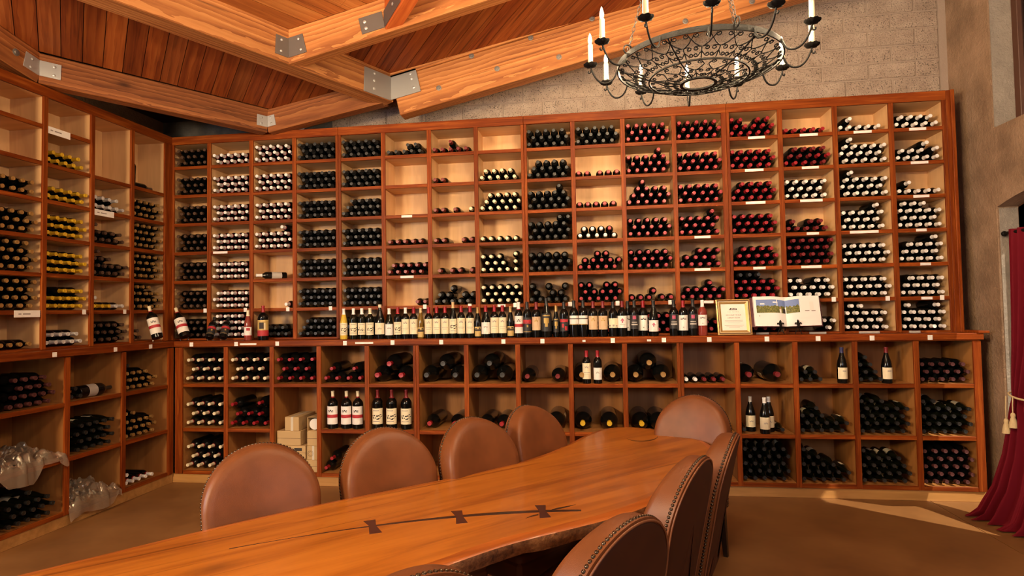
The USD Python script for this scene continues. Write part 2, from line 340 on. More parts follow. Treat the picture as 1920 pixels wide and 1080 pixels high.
KEYS = [[[3.367, -3.237], [3.411, -3.211], [3.441, -3.284], [3.494, -3.356], [3.449, -3.38], [3.41, -3.287]], [[3.712, -3.076], [3.76, -3.06], [3.782, -3.138], [3.819, -3.214], [3.773, -3.231], [3.751, -3.141]], [[4.078, -2.962], [4.128, -2.953], [4.135, -3.036], [4.165, -3.115], [4.117, -3.128], [4.106, -3.039]]]
CRACK = [[[2.967, -3.58, 2.969, -3.584], [3.082, -3.475, 3.086, -3.483], [3.317, -3.351, 3.322, -3.363], [3.408, -3.29, 3.414, -3.304], [3.505, -3.234, 3.51, -3.247], [3.611, -3.194, 3.617, -3.213], [3.68, -3.157, 3.686, -3.181], [3.749, -3.129, 3.755, -3.156], [3.789, -3.112, 3.794, -3.139], [3.903, -3.083, 3.908, -3.113], [3.986, -3.054, 3.991, -3.087], [4.102, -3.015, 4.105, -3.051], [4.161, -3.01, 4.164, -3.045], [4.237, -3.005, 4.238, -3.037], [4.292, -3.014, 4.292, -3.023]], [[4.161, -3.011, 4.162, -3.02], [4.191, -2.982, 4.193, -3.002], [4.234, -2.954, 4.235, -2.966], [4.266, -2.931, 4.266, -2.933]], [[4.056, -3.137, 4.056, -3.139], [4.075, -3.105, 4.077, -3.118], [4.107, -3.075, 4.109, -3.091]], [[4.564, -1.478, 4.564, -1.484], [4.631, -1.553, 4.63, -1.57], [4.721, -1.528, 4.719, -1.551], [4.771, -1.419, 4.768, -1.448], [4.761, -1.32, 4.76, -1.332]]]
# ------------------------------------------------------------------ room shell
XR, YB, XL = 7.67, 0.35, -0.35            # right, back and left wall faces
O1 = np.array([0., -1.541, 3.787]); N1 = np.array([-.1935, .2, .9605]); N1 /= np.linalg.norm(N1)
def roof1(x, y): return O1[2] - (N1[0] * (x - O1[0]) + N1[1] * (y - O1[1])) / N1[2]
fl = thing('floor', None, None, kind='structure')
part(fl, 'slab', bx(XL - .2, 7.108, -8.4, YB, -.12, 0), 'floor_concrete')
part(fl, 'slab', bx(7.114, 9.2, -8.4, YB, -.12, 0), 'floor_concrete')
part(fl, 'joint', bx(7.108, 7.114, -8.4, YB, -.12, -.008), 'dark_wood')

wb = thing('wall_back', None, None, kind='structure')
part(wb, 'mortar_bed', bx(XL, XR + .3, YB, YB + .2, 0, 5.9), 'mortar')
part(wb, 'bond_beam', bx(XL, 1.62, YB - .03, YB, 3.3, 3.86), 'concrete_dark', label='dark grey concrete beam in the corner')
part(wb, 'mortar_patch', bx(7.605, XR, YB - .012, YB, 3.45, 5.4), 'mortar')
zc, row = 3.784 - .156 * 2, 0
while zc < 5.4:
    x = 6.985 + (.207 if row % 2 else 0) - .414 * 20
    while x < 7.6:
        a, b = max(x + .007, 1.55), min(x + .407, 7.60)
        if b - a > .05 and roof1((a + b) / 2, .3) > zc - .05:
            d = rnd.uniform(.006, .014)
            part(wb, 'concrete_block', bev(a, b, YB - d, YB + .02, zc + .007, zc + .149, .006), 'block')
        x += .414
    zc += .156; row += 1
wl = thing('wall_left', None, None, kind='structure')
part(wl, 'plaster', prism(sbox(-8.4, 0, YB + .2, 5.2).difference(sbox(-5.74, 1.04, -4.66, 2.56)), .2, frame((XL - .2, 0, 0), (0, 1, 0), (0, 0, 1), (1, 0, 0))), 'plaster')
wr = thing('wall_right', None, None, kind='structure')
def archpoly(y0, y1, zs, rise):
    c = (y0 + y1) / 2; h = (y0 - y1) / 2; R = (h * h + rise * rise) / (2 * rise)
    pts = [(y0, -.01)]
    for k in range(13):
        y = y0 + (y1 - y0) * k / 12
        pts.append((y, zs + math.sqrt(R * R - (y - c) ** 2) - (R - rise)))
    pts.append((y1, -.01)); return Polygon(pts)
door = archpoly(-.27, -1.62, 2.44, .10)
win = Polygon([(-.26, 3.10), (-.26, 4.75), (-2.1, 4.75), (-2.1, 3.10)])
face = Polygon([(YB + .3, 0), (YB + .3, 6.9), (-8.4, 6.9), (-8.4, 0)]).difference(door).difference(win)
YZX = frame((XR, 0, 0), (0, 1, 0), (0, 0, 1), (1, 0, 0))
part(wr, 'plaster', prism(face, .34, YZX), 'plaster')
part(wr, 'jamb_lining', bx(XR + .012, XR + .30, -.275, -.262, 0, 2.43), 'plaster_grey', label='grey plastered door reveal')
part(wr, 'jamb_lining', bx(XR + .012, XR + .33, -.268, -.255, 3.11, 4.74), 'plaster_grey', label='grey plastered window reveal')
part(wr, 'corner_bead', tube([(XR + .004, -.262, z) for z in np.linspace(.0, 2.42, 14)], .010, 6), 'plaster')
wn = thing('window_1', None, None, kind='structure')
for a, b, c, d in ((-.27, -.34, 3.10, 4.75), (-2.03, -2.10, 3.10, 4.75), (-.27, -2.10, 3.10, 3.17), (-.27, -2.10, 4.68, 4.75), (-1.15, -1.21, 3.10, 4.75)):
    part(wn, 'frame', bev(XR + .17, XR + .25, a, b, c, d), 'brown_frame')
part(wn, 'pane', bx(XR + .205, XR + .211, -.34, -1.15, 3.17, 4.68), 'window_glass'); part(wn, 'pane', bx(XR + .205, XR + .211, -1.21, -2.03, 3.17, 4.68), 'window_glass')
dr = thing('door_1', None, None, kind='structure')
part(dr, 'frame', bev(XR + .15, XR + .25, -.28, -.36, 0, 2.5), 'brown_frame'); part(dr, 'frame', bev(XR + .15, XR + .25, -1.54, -1.62, 0, 2.5), 'brown_frame')
part(dr, 'lintel', prism(archpoly(-.28, -1.61, 2.43, .10).difference(archpoly(-.36, -1.53, 2.34, .09)), .1, frame((XR + .15, 0, 0), (0, 1, 0), (0, 0, 1), (1, 0, 0))), 'brown_frame')

# roof boarding: two planes of individually laid planks
ce = thing('ceiling', None, None, kind='structure')
MD = np.array([.5467, .8373, 0.]); MS = .048    # the big beam's course in plan and its fall
J = np.array([1.85, -1.02])
def lay(poly_plan, o, n, u_plan, pitch, name_mats, thick=.03, butt=None):
    n = np.array(n, float); n /= np.linalg.norm(n)
    u = np.array([u_plan[0], u_plan[1], 0.]); u -= n * (u @ n); u /= np.linalg.norm(u); v = np.cross(n, u)
    zf = lambda x, y: o[2] - (n[0] * (x - o[0]) + n[1] * (y - o[1])) / n[2]
    P = Polygon([((np.array([x, y, zf(x, y)]) - o) @ u, (np.array([x, y, zf(x, y)]) - o) @ v) for x, y in poly_plan])
    x0, y0, x1, y1 = P.bounds
    sub = thing_child(ce, 'boarding', gm(o, u, v, n))
    k = 0; yy = math.floor(y0 / pitch) * pitch
    while yy < y1:
        cuts = [x0 - 1]
        if butt:
            c = x0 - rnd.uniform(0, butt)
            while c < x1: c += rnd.uniform(.7, 1.3) * butt; cuts.append(c)
        else: cuts.append(x1 + 1)
        for a, b in zip(cuts[:-1], cuts[1:]):
            g = P.intersection(sbox(a + .001, yy + .0025, b - .001, yy + pitch - .0025))
            for q in getattr(g, 'geoms', [g]):
                if q.is_empty or q.geom_type != 'Polygon' or q.area < .004: continue
                m = trimesh.creation.extrude_polygon(q.simplify(.001), thick, engine='earcut'); m.apply_translation((0, 0, rnd.uniform(0, .003)))
                part(sub, 'plank', m, name_mats[rnd.randrange(len(name_mats))])
        yy += pitch; k += 1
def thing_child(parent, name, Mx):
    pp = str(parent.GetPath()); x = UsdGeom.Xform.Define(stage, pp + '/' + numbered(pp, name)); x.AddTransformOp().Set(Mx)
    return x.GetPrim()
PLK = ['plank_0', 'plank_1', 'plank_2', 'plank_3']
mfar = J - MD[:2] * 3.8
F1 = [(0.0, -1.545), (1.161, -.105), (1.5, .34), (XR, .34), (XR, -.95), (1.80, -.95), tuple(mfar + (-.1, .065)), (XL, mfar[1]), (XL, -1.545)]
lay(F1, O1, N1, (.695, -.719), .142, PLK)
d1 = np.array([-MD[0], -MD[1], MS]); d2 = np.array([1, 0, .234]); N2 = np.cross(d1, d2); N2 *= np.sign(N2[2])
O2 = np.array([J[0], J[1], 4.055])
F2 = [tuple(J), (XR, J[1]), (XR, -8.4), (XL, -8.4), (XL, mfar[1]), tuple(mfar)]
lay(F2, O2, N2, (-MD[0], -MD[1]), .15, ['light_plank_0', 'light_plank_1', 'light_plank_0', 'plank_1'], butt=2.2)
part(ce, 'corner_soffit', prism(Polygon([(XL, .34), (1.35, .34), (1.2, -.02), (.02, -1.5), (XL, -1.9)]), .03, frame((0, 0, 3.80), (1, 0, 0), (0, 1, 0), (0, 0, 1))), 'dark_wood')

def light_block_deck(poly, o, n):  # added sheet above the planks, stops sun leaking through the gaps
    z = lambda x, y: o[2] - (n[0] * (x - o[0]) + n[1] * (y - o[1])) / n[2] + .045
    m = trimesh.creation.extrude_polygon(Polygon(poly).buffer(.03, join_style=2), .02, engine='earcut'); v = m.vertices.copy(); v[:, 2] += [z(a, b) for a, b in v[:, :2]]; m.vertices = v
    part(ce, 'light_block_deck', m, 'dark_wood')
light_block_deck(F1, O1, N1); light_block_deck(F2, O2, N2)
wf = thing('unseen_wall_front', None, None, kind='structure')  # unseen wall behind the camera, placed to shut out stray sun
fw = Polygon([(XL - .2, 0), (XR + .34, 0), (XR + .34, 7.4), (XL - .2, 7.4)])
part(wf, 'plaster', prism(fw, .2, frame((0, -8.4, 0), (1, 0, 0), (0, 0, 1), (0, -1, 0))), 'plaster')
wn2 = thing('unseen_window_2', None, None, kind='structure')  # out of view on the left wall, frames the cool side light
for a, b, c, d in ((-5.78, -5.70, 1.0, 2.6), (-4.70, -4.62, 1.0, 2.6), (-5.78, -4.62, 1.0, 1.08), (-5.78, -4.62, 2.52, 2.6), (-5.23, -5.17, 1.0, 2.6)):
    part(wn2, 'frame', bev(XL - .02, XL + .04, a, b, c, d), 'brown_frame')
part(wn2, 'pane', bx(XL + .002, XL + .008, -5.70, -5.23, 1.08, 2.52), 'window_glass'); part(wn2, 'pane', bx(XL + .002, XL + .008, -5.17, -4.70, 1.08, 2.52), 'window_glass')
# beams. each: local x along the beam, y into it away from the seen face, z up
def beam(label, a, b, h, t, right, name='roof_beam', mats=('timber_0',), lams=1, over=(0, 0), cat_='beam', top=None):
    a, b = np.array(a, float), np.array(b, float); X = (b - a) / np.linalg.norm(b - a)
    Y = np.array([-right[0], -right[1], 0.]); Y -= X * (X @ Y); Y /= np.linalg.norm(Y); Z = np.cross(X, Y)
    if Z[2] < 0: raise ValueError('beam ' + label)
    L = np.linalg.norm(b - a); o = a
    T = thing(name, label, cat_, gm(o, X, Y, Z))
    for k in range(lams):
        z0, z1 = h * k / lams, h * (k + 1) / lams
        part(T, 'timber' if lams == 1 else 'lamination', bev(-over[0], L + over[1], (.004 if k % 2 else 0), t, z0 + (.0015 if k else 0), z1, .006), mats[k % len(mats)])
    return T, (o, X, Y, Z)
def bolt(parent, fr, x, z, y=-.001, r=.02, mat_='bolt_metal', name='bolt'):
    m = lathe([(0, 0), (r, 0), (r, .004), (r * .62, .006), (r * .55, .012), (0, .014)], 14)
    m.apply_transform(frame((x, y, z), (1, 0, 0), (0, 0, 1), (0, -1, 0))); part(parent, name, m, mat_, 30)
def bracket(parent, fr, x0, x1, z0, z1, nb, sgn, ln, y=-.006, mat_='steel', bolts=(), r=.011, label=None, foldx=None):
    """bent plate: one wing on this beam's face, the other on the face of the neighbouring beam nb"""
    g = bev(x0, x1, y, y + .006, z0, z1, .0015)
    O, X, Y, Z = fr; xf = x0 if foldx is None else foldx
    U, N, V = nb[1] * sgn, -nb[2], nb[3]
    P = O + X * xf + Z * (z0 + z1) / 2; P = P - N * ((P - nb[0]) @ N)      # on the neighbour's face
    h = z1 - z0; w = bev(-.006, ln, -h / 2, h / 2, .0005, .0065, .0015)
    A = np.array([X, Y, Z])                                                # world -> local rotation
    def put_(m, q): m.apply_transform(frame(A @ (q - O), A @ U, A @ V, A @ np.cross(U, V))); return m
    if np.cross(U, V) @ N < 0: w.apply_transform(np.diag([1, 1, -1, 1.]))
    pp = part(parent, 'steel_bracket', cat([g, put_(w, P)]), mat_, label=label)
    dome = lathe([(0, 0), (r, 0), (r, .003), (r * .6, .006), (0, .008)], 10)
    for q in bolts:
        m = dome.copy()
        if len(q) == 2: m.apply_transform(frame((q[0], y, q[1]), (1, 0, 0), (0, 0, 1), (0, -1, 0)))
        else:
            c = P + U * q[0] * ln + V * (q[1] - (z0 + z1) / 2) + N * .0065
            m.apply_transform(frame(A @ (c - O), A @ np.cross(V, N), A @ V, A @ N))
        part(pp, 'bolt', m, 'galvanised', 30)
A0 = np.array([0., -1.545, 3.533]); A1 = np.array([1.135, -.105, 3.484])
db, dfr = beam('short diagonal timber beam cutting across the room corner above the racks', A0, A1, .245, .13, (.786, -.618), mats=('old_timber_0',))
def to_local(fr, v): return np.array([v @ fr[1], v @ fr[2]])
Ldb = np.linalg.norm(A1 - A0)
eb, efr = beam('timber beam running above the left rack towards the camera', (0, -4.2, 4.085), A0 + (0, -.003, 0), .25, .13, (1, 0), mats=('old_timber_1',))
Leb = np.linalg.norm(A0 - np.array([0, -4.2, 4.085]))
bracket(db, dfr, .005, .145, .06, .185, efr, -1, .13, bolts=[(.10, .085), (.10, .155), (.55, .085, 1), (.55, .155, 1)], label='pale galvanised angle bracket', mat_='galvanised')
bolt(eb, efr, Leb - .22, .125, r=.028)
b1, b1fr = beam('timber beam with swirling grain over the back rack', A1 + (.003, 0, .0), (2.36, -.105, 3.715), .235, .13, (0, -1), mats=('old_timber_1',))
bracket(b1, b1fr, .004, .10, .055, .165, dfr, -1, .10, bolts=[(.055, .08), (.055, .14), (.55, .08, 1), (.55, .14, 1)], label='pale galvanised angle bracket', mat_='galvanised')
MN = np.array([2.451, -.10, 3.708]); MV = np.array([-1.143, -1.752, .10]); MV /= np.linalg.norm(MV)
mb, mfr = beam('large timber beam descending from the roof to the back wall', MN + MV * 5.0, MN + MV * .0, .40, .205, (.8373, -.5467), mats=('timber_1',))
jm = 5.0 - np.linalg.norm(np.array([1.85, -1.02]) - MN[:2]) * np.linalg.norm(MV) / np.linalg.norm(MV[:2])
pb, pfr = beam('timber rafter joining the large beam and rising to the right', (1.83, -1.02, 3.757), (XR, -1.02, 3.757 + .234 * (XR - 1.83)), .29, .125, (0, -1), mats=('timber_0',))
bracket(pb, pfr, .035, .20, .05, .215, mfr, -1, .11, bolts=[(.155, .085), (.155, .18), (.55, .085, 1), (.55, .18, 1)], label='grey steel angle bracket')
GA = np.array([2.52, -.12, 3.572]); GB = np.array([XR, -.12, 3.572 + .2267 * (XR - 2.52)])
gb, gfr = beam('bolted double timber beam rising along the block wall', GA, GB, .375, .16, (0, -1), mats=('timber_0', 'timber_2'), lams=2)
part(gb, 'top_plate', bev(-.05, np.linalg.norm(GB - GA), -.012, .16, .377, .43, .006), 'timber_1')
for X_, Z_ in ((2.914, 3.812), (3.486, 3.959), (3.239, 4.102), (3.813, 4.233), (4.077, 4.028), (4.393, 4.369), (5.239, 4.273), (5.827, 4.406)):
    q = np.array([X_, -.12, Z_]) - gfr[0]; bolt(gb, gfr, q @ gfr[1], q @ gfr[3], r=.026)
bracket(gb, gfr, -.06, .26, .165, .40, mfr, -1, .30, y=-.012, bolts=[(.20, .22), (.20, .31), (.20, .36), (.62, .22, 1), (.62, .30, 1), (.62, .37, 1)], r=.014, label='wide grey steel plate with bolts', mat_='steel_light')
SV = np.array([.68, -.70, .30]); SV /= np.linalg.norm(SV)
sb_, sfr = beam('red stained timber strut running up from the rafter', np.array([2.70, -1.025, 3.985]), np.array([2.70, -1.025, 3.985]) + SV * 4.2, .26, .115, (-.717, -.697), mats=('red_timber',), cat_='beam')
bracket(pb, pfr, .70, .905, .045, .185, sfr, 1, .30, foldx=.905, bolts=[(.745, .085), (.745, .14), (.6, .12, 1)], r=.014, label='grey steel angle bracket')

# ------------------------------------------------------------------ wine racks
W = .47; X1 = .4246; ZT, ZB, ZR = 3.4407, 1.4016, .2991
xs = [-.0454] + [X1 + W * (k - 1) for k in range(1, 16)] + [7.4572]
RZ = [ZB + ZR * i for i in range(1, 7)]      # shelf heights, low to high
def upper_unit(label, k0, k1, seamL, seamR, right_end=False):
    T = thing('wine_rack', label, 'wine rack')
    xa, xb = xs[k0], xs[k1]
    part(T, 'back_panel', bx(xa, xb, .318, .335, ZB, ZT + .03), 'maple_z')
    for k in range(k0, k1 + 1):
        x = xs[k]; end = k in (k0, k1)
        w = .042
        if k == k0: w = .03 if seamL else .06
        if k == k1: w = seamR
        if k == k0 and k0 == 0: a, b = x - .01, x + .012
        elif k == k0: a, b = x + .001, x + .012
        elif k == k1: a, b = x - .012, x - .001
        else: a, b = x - .01, x + .01
        p = part(T, 'side_panel' if end else 'divider', bx(a, b, .012, .318, ZB, ZT + .02), 'maple_z')
        if k == k0: f0, f1 = (x + .001, x + .028) if seamL else (-.055, .03)
        elif k == k1: f0, f1 = x - seamR, x - .001
        else: f0, f1 = x - .021, x + .021
        part(p, 'edge_strip', bev(f0, f1, -.008, .012, ZB, ZT + .004, .002), 'cherry_z')
    for k in range(k0, k1):
        l, r = xs[k] + .012, xs[k + 1] - .012
        for z in RZ:
            s = part(T, 'shelf', bx(l, r, .014, .316, z - .0155, z + .0155), 'maple_x')
            part(s, 'nosing', bev(l + .004, r - .004, -.003, .016, z - .0165, z + .0165, .002), 'cherry_x')
    part(T, 'base_board', bx(xa + .012, xb - .012, .0, .318, ZB - .001, ZB + .016), 'cherry_x')
    part(T, 'top_board', bx(xa + .012, xb - .012, .012, .318, ZT, ZT + .018), 'maple_x')
    part(T, 'top_rail', bev(xa + .001 - (.06 if k0 == 0 else 0), xb - .001 + (.0 if right_end else 0), -.012, .012, ZT, ZT + .084, .003), 'cherry_x')
    if right_end:
        p = part(T, 'end_panel', bev(xb, xb + .034, -.008, .318, ZB, ZT + .084, .002), 'cherry_z')
        part(T, 'end_trim', bev(xb + .034, xb + .064, -.022, .318, ZB, ZT + .086, .003), 'cherry_z')
    return T
UU = [upper_unit('tall cherry wine rack section by the corner, first of four on the back wall', 0, 4, False, .028),
      upper_unit('tall cherry wine rack section with pale empty cubbies, second on back wall', 4, 8, True, .028),
      upper_unit('tall cherry wine rack section of red-capped bottles below the chandelier', 8, 12, True, .045),
      upper_unit('tall cherry wine rack section at the right end of the back wall', 12, 16, True, .033, True)]
ly = [-.105, -.5472] + [-.5472 - .4651 * k for k in range(1, 5)]
TL = thing('wine_rack', 'tall cherry wine rack along the left wall with yellow-capped bottles', 'wine rack')
part(TL, 'back_panel', bx(-.335, -.318, ly[-1], -.05, ZB, ZT + .03), 'maple_z')
for k, y in enumerate(ly):
    if k == 0: p = part(TL, 'side_panel', bx(-.318, -.012, -.095, -.072, ZB, ZT + .02), 'maple_z'); f0, f1 = -.112, -.010
    else: p = part(TL, 'divider', bx(-.318, -.012, y - .01, y + .01, ZB, ZT + .02), 'maple_z'); f0, f1 = y - .021, y + .021
    part(p, 'edge_strip', bev(-.012, .008, f0, f1, ZB, ZT + .004, .002), 'cherry_z')
for k in range(5):
    r, l = ly[k] - .012, ly[k + 1] + .012
    if k == 0: r = -.096
    for i, z in enumerate(RZ):
        if k in (0, 1) and i == 5: continue
        s = part(TL, 'shelf', bx(-.316, -.014, l, r, z - .0155, z + .0155), 'maple_x')
        part(s, 'nosing', bev(-.016, .003, l + .004, r - .004, z - .0165, z + .0165, .002), 'cherry_y')
part(TL, 'base_board', bx(-.318, 0, ly[-1], -.09, ZB - .001, ZB + .016), 'cherry_y')
part(TL, 'top_board', bx(-.318, -.012, ly[-1], -.09, ZT, ZT + .018), 'maple_x')
part(TL, 'top_rail', bev(-.012, .012, ly[-1] - .02, -.0, ZT, ZT + .084, .003), 'cherry_y')
# low racks
LF = -.198; lx = [.262] + [.7405 + .4847 * k for k in range(14)] + [7.512]
LZ = [.105, .523, .960]; LT = 1.338
def lower_unit(label, k0, k1, skip=(), right=False):
    T = thing('low_wine_rack', label, 'wine rack'); xa, xb = lx[k0], lx[k1]
    part(T, 'plinth', bev(xa if k0 else .12, xb + (.03 if right else 0), LF + .012, LF + .05, 0, .088, .002), 'plinth_wood')
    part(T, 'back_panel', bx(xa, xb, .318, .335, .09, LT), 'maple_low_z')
    for k in range(k0, k1 + 1):
        x = lx[k]; end = k in (k0, k1)
        if k == k0: a, b = x + .001, x + .013
        elif k == k1: a, b = x - .013, x - .001
        else: a, b = x - .01, x + .01
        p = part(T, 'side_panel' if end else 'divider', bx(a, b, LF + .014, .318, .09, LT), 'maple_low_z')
        if k == k0 and k0 == 0: f0, f1 = .195, .275
        elif k == k0: f0, f1 = x + .001, x + .028
        elif k == k1: f0, f1 = (x - .032, x + .03) if right else (x - .028, x - .001)
        else: f0, f1 = x - .022, x + .022
        part(p, 'edge_strip', bev(f0, f1, LF - .004, LF + .014, .09, LT, .002), 'cherry_z')
    for k in range(k0, k1):
        l, r = lx[k] + .014, lx[k + 1] - .014
        for i, z in enumerate(LZ):
            if (k, i) in skip: continue
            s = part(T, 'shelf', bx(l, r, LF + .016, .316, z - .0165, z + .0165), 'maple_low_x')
            part(s, 'nosing', bev(l + .004, r - .004, LF, LF + .018, z - .0175, z + .0175, .002), 'cherry_x')
    if right: part(T, 'end_panel', bev(xb, xb + .03, LF + .014, .318, 0, LT, .002), 'cherry_z')
    return T
LU = [lower_unit('low cherry rack section holding magnums and cartons beside the corner', 0, 5, {(2, 1)}),
      lower_unit('low cherry rack section of very large bottles behind the table', 5, 10, {(9, 1)} - {(9, 1)}),
      lower_unit('low cherry rack section of dark bottles at the right end', 10, 15, (), True)]
fy = [-.262, -.8409] + [-.8409 - .5841 * k for k in range(1, 4)]
TLL = thing('low_wine_rack', 'low cherry rack along the left wall with crumpled plastic on shelves', 'wine rack')
FX = .1746
part(TLL, 'plinth', bev(FX - .05, FX - .012, fy[-1], -.19, 0, .088, .002), 'plinth_wood'); part(TLL, 'back_panel', bx(-.335, -.318, fy[-1], -.05, .09, LT), 'maple_low_z')
for k, y in enumerate(fy):
    if k == 0: a, b, f0, f1 = y + .0, y + .013, -.275, -.20
    else: a, b, f0, f1 = y - .01, y + .01, y - .024, y + .024
    p = part(TLL, 'divider' if k else 'side_panel', bx(-.318, FX - .014, a, b, .09, LT), 'maple_low_z')
    part(p, 'edge_strip', bev(FX - .014, FX + .004, f0, f1, .09, LT, .002), 'cherry_z')
for k in range(4):
    r, l = fy[k] - .013, fy[k + 1] + .013
    for z in LZ:
        s = part(TLL, 'shelf', bx(-.316, FX - .016, l, r, z - .0165, z + .0165), 'maple_low_x')
        part(s, 'nosing', bev(FX - .018, FX, l + .004, r - .004, z - .0175, z + .0175, .002), 'cherry_y')
# ledges (continuous worktops)
cb = thing('counter_ledge', 'long cherry ledge under the row of standing display bottles', 'ledge')
part(cb, 'top', bev(.19, 7.56, LF - .017, .0, 1.345, 1.3995, .004), 'cherry_x')
part(cb, 'apron', bx(.262, 7.53, LF + .002, LF + .016, LT, 1.346), 'cherry_x')
part(cb, 'end_cap', bev(7.515, 7.60, LF - .025, .02, 1.3995, 1.42, .003), 'cherry_x')
cl = thing('counter_ledge', 'cherry ledge along the left wall above the low rack', 'ledge')
part(cl, 'top', bev(.0, FX + .017, fy[-1], -.0, 1.345, 1.3995, .004), 'cherry_y')
part(cl, 'corner_piece', bx(-.33, .19, .0, .318, 1.345, 1.3995), 'cherry_y')
def tag_strip(T, x0, x1, z, y, h=.024, name='shelf_label'):
    part(T, name, bev(x0, x1, y - .0025, y, z - h / 2, z + h / 2, .0006), 'tag_paper')
for a, b, z in STRIPS:
    k = next(i for i in range(4) if (a + b) / 2 < xs[4 * i + 4]); z = min(RZ, key=lambda q: abs(q - z)); tag_strip(UU[k], a, b, z, -.0035)
for x, z in SQ:
    k = next(i for i in range(4) if x < xs[4 * i + 4] + .02); tag_strip(UU[k], x - .018, x + .018, RZ[0] + .003, -.0035, .042, 'price_tag')
for x in CSQ: tag_strip(cb, x - .019, x + .019, 1.368, LF - .0175, .042, 'price_tag')
for a, b in CSTRIP: tag_strip(cb, a, b, 1.366, LF - .0175, .018)
for a, b in LEDGE: part(cb, 'shelf_label', bev(a, b, -.030, -.012, 1.3995, 1.418, .001), 'label_grey')
for a, b, z in LSTRIP:
    z = min(RZ, key=lambda q: abs(q - z)); h = .058 if z < 3 else .062
    q = part(TL, 'shelf_label', bev(.0035, .006, a, b, z - h + .02, z + .016, .0006), 'tag_paper')
    for i, (s0, s1) in enumerate(((.16, .27), (.33, .62))): part(q, 'print', bx(.006, .0063, a + (b - a) * s0, a + (b - a) * s1, z - h * .28, z - h * .12), 'soft_ink')
for y, z in LSQ: part(TL, 'price_tag', bev(.0035, .006, y - .018, y + .018, RZ[0] - .02, RZ[0] + .022, .0006), 'tag_paper')
for y in LCSQ: part(cl, 'price_tag', bev(FX + .0172, FX + .02, y - .019, y + .019, 1.350, 1.388, .0006), 'tag_paper')
# ------------------------------------------------------------------ bottles
def prof_bordeaux(h=.300, r=.0380, nr=.0145):
    s = h / .3; t = r / .038
    return [(0, .006 * s), (r * .6, .004 * s), (r * .88, 0), (r, .005 * s), (r, .190 * s), (r * .97, .203 * s), (r * .84, .216 * s), (r * .62, .228 * s), (nr * 1.25, .240 * s), (nr, .252 * s), (nr, .284 * s), (nr * 1.09, .286 * s), (nr * 1.09, .2955 * s), (nr * .6, .2965 * s), (0, .2965 * s)]
def prof_burgundy(h=.296, r=.0415, nr=.0148):
    s = h / .3
    return [(0, .006 * s), (r * .6, .004 * s), (r * .88, 0), (r, .005 * s), (r, .135 * s), (r * .97, .155 * s), (r * .85, .182 * s), (r * .66, .208 * s), (r * .48, .232 * s), (nr * 1.1, .250 * s), (nr, .262 * s), (nr, .284 * s), (nr * 1.1, .286 * s), (nr * 1.1, .2955 * s), (nr * .6, .2965 * s), (0, .2965 * s)]
def prof_hock(h=.32, r=.034, nr=.0135):
    s = h / .32
    return [(0, .005 * s), (r * .6, .003 * s), (r * .88, 0), (r, .004 * s), (r, .150 * s), (r * .93, .180 * s), (r * .76, .215 * s), (r * .58, .245 * s), (nr * 1.1, .272 * s), (nr, .285 * s), (nr, .306 * s), (nr * 1.08, .308 * s), (nr * 1.08, .3165 * s), (0, .3165 * s)]
PROF = dict(bordeaux=prof_bordeaux, burgundy=prof_burgundy, hock=prof_hock)
def cap_prof(prof, h, frac):
    z0 = h * frac; out = [(p[0] + .0007, p[1]) for p in prof if p[1] > z0]
    r0 = np.interp(z0, [p[1] for p in prof], [p[0] for p in prof])
    top = out[-1][1]; rim = max(p[0] for p in out if p[1] > .95 * h)
    body = [p for p in out if p[0] > rim * .8]
    return [(r0 - .002, z0), (r0 + .0007, z0)] + body + [(rim * .98, top + .0012), (rim * .72, top + .0014), (rim * .66, top + .0004), (0, top + .0004)]
def arc_patch(R, a0, a1, z0, z1, n=10):
    """piece of a cylinder of radius R facing -y; angles in degrees from -y towards +x"""
    a = np.radians(np.linspace(a0, a1, n)); V = []
    for z in (z0, z1): V += [(R * math.sin(t), -R * math.cos(t), z) for t in a]
    F = []
    for i in range(n - 1): F += [(i, i + 1, n + i + 1), (i, n + i + 1, n + i)]
    return trimesh.Trimesh(np.array(V), F, process=False)
def bottle(T, shape, h, r, glass, capm, frac=.80, label=None, prints=(), ring=None, seg=18, nr=None):
    P = PROF[shape](h, r, *( [nr] if nr else []))
    part(T, 'glass', lathe(P, seg), glass, 50)
    c = None
    if capm: c = part(T, 'capsule', lathe(cap_prof(P, h, frac), max(12, seg - 4)), capm, 40)
    if ring and c:
        zz = h * (frac - .02); rr = np.interp(zz, [p[1] for p in P], [p[0] for p in P])
        part(c, 'capsule_band', lathe([(rr - .001, zz - .004), (rr + .0012, zz - .004), (rr + .0013, zz + .007), (rr - .001, zz + .007)], 12), ring, 40)
    if label:
        m_, z0, z1, half = label; R = r + .0006
        lp = part(T, 'label', arc_patch(R, -half, half, z0, z1, 25), m_, True)
        by = {}
        for pm, a0, a1, b0, b1 in prints:
            by.setdefault(pm, []).append(arc_patch(R + .0006, -half + 2 * half * a0, -half + 2 * half * a1, z0 + (z1 - z0) * b0, z0 + (z1 - z0) * b1, max(3, int((a1 - a0) * 25))))
        for pm, ms in by.items(): part(lp, 'print', cat(ms), pm, True)
    return T
ORD = ['zero', 'first', 'second', 'third', 'fourth', 'fifth', 'sixth', 'seventh', 'eighth', 'ninth', 'tenth']
NUM = ['zero', 'one', 'two', 'three', 'four', 'five', 'six', 'seven', 'eight', 'nine', 'ten', 'eleven', 'twelve', 'thirteen', 'fourteen', 'fifteen', 'sixteen']
LAY = ['bottom', 'second', 'third', 'fourth', 'fifth', 'sixth']
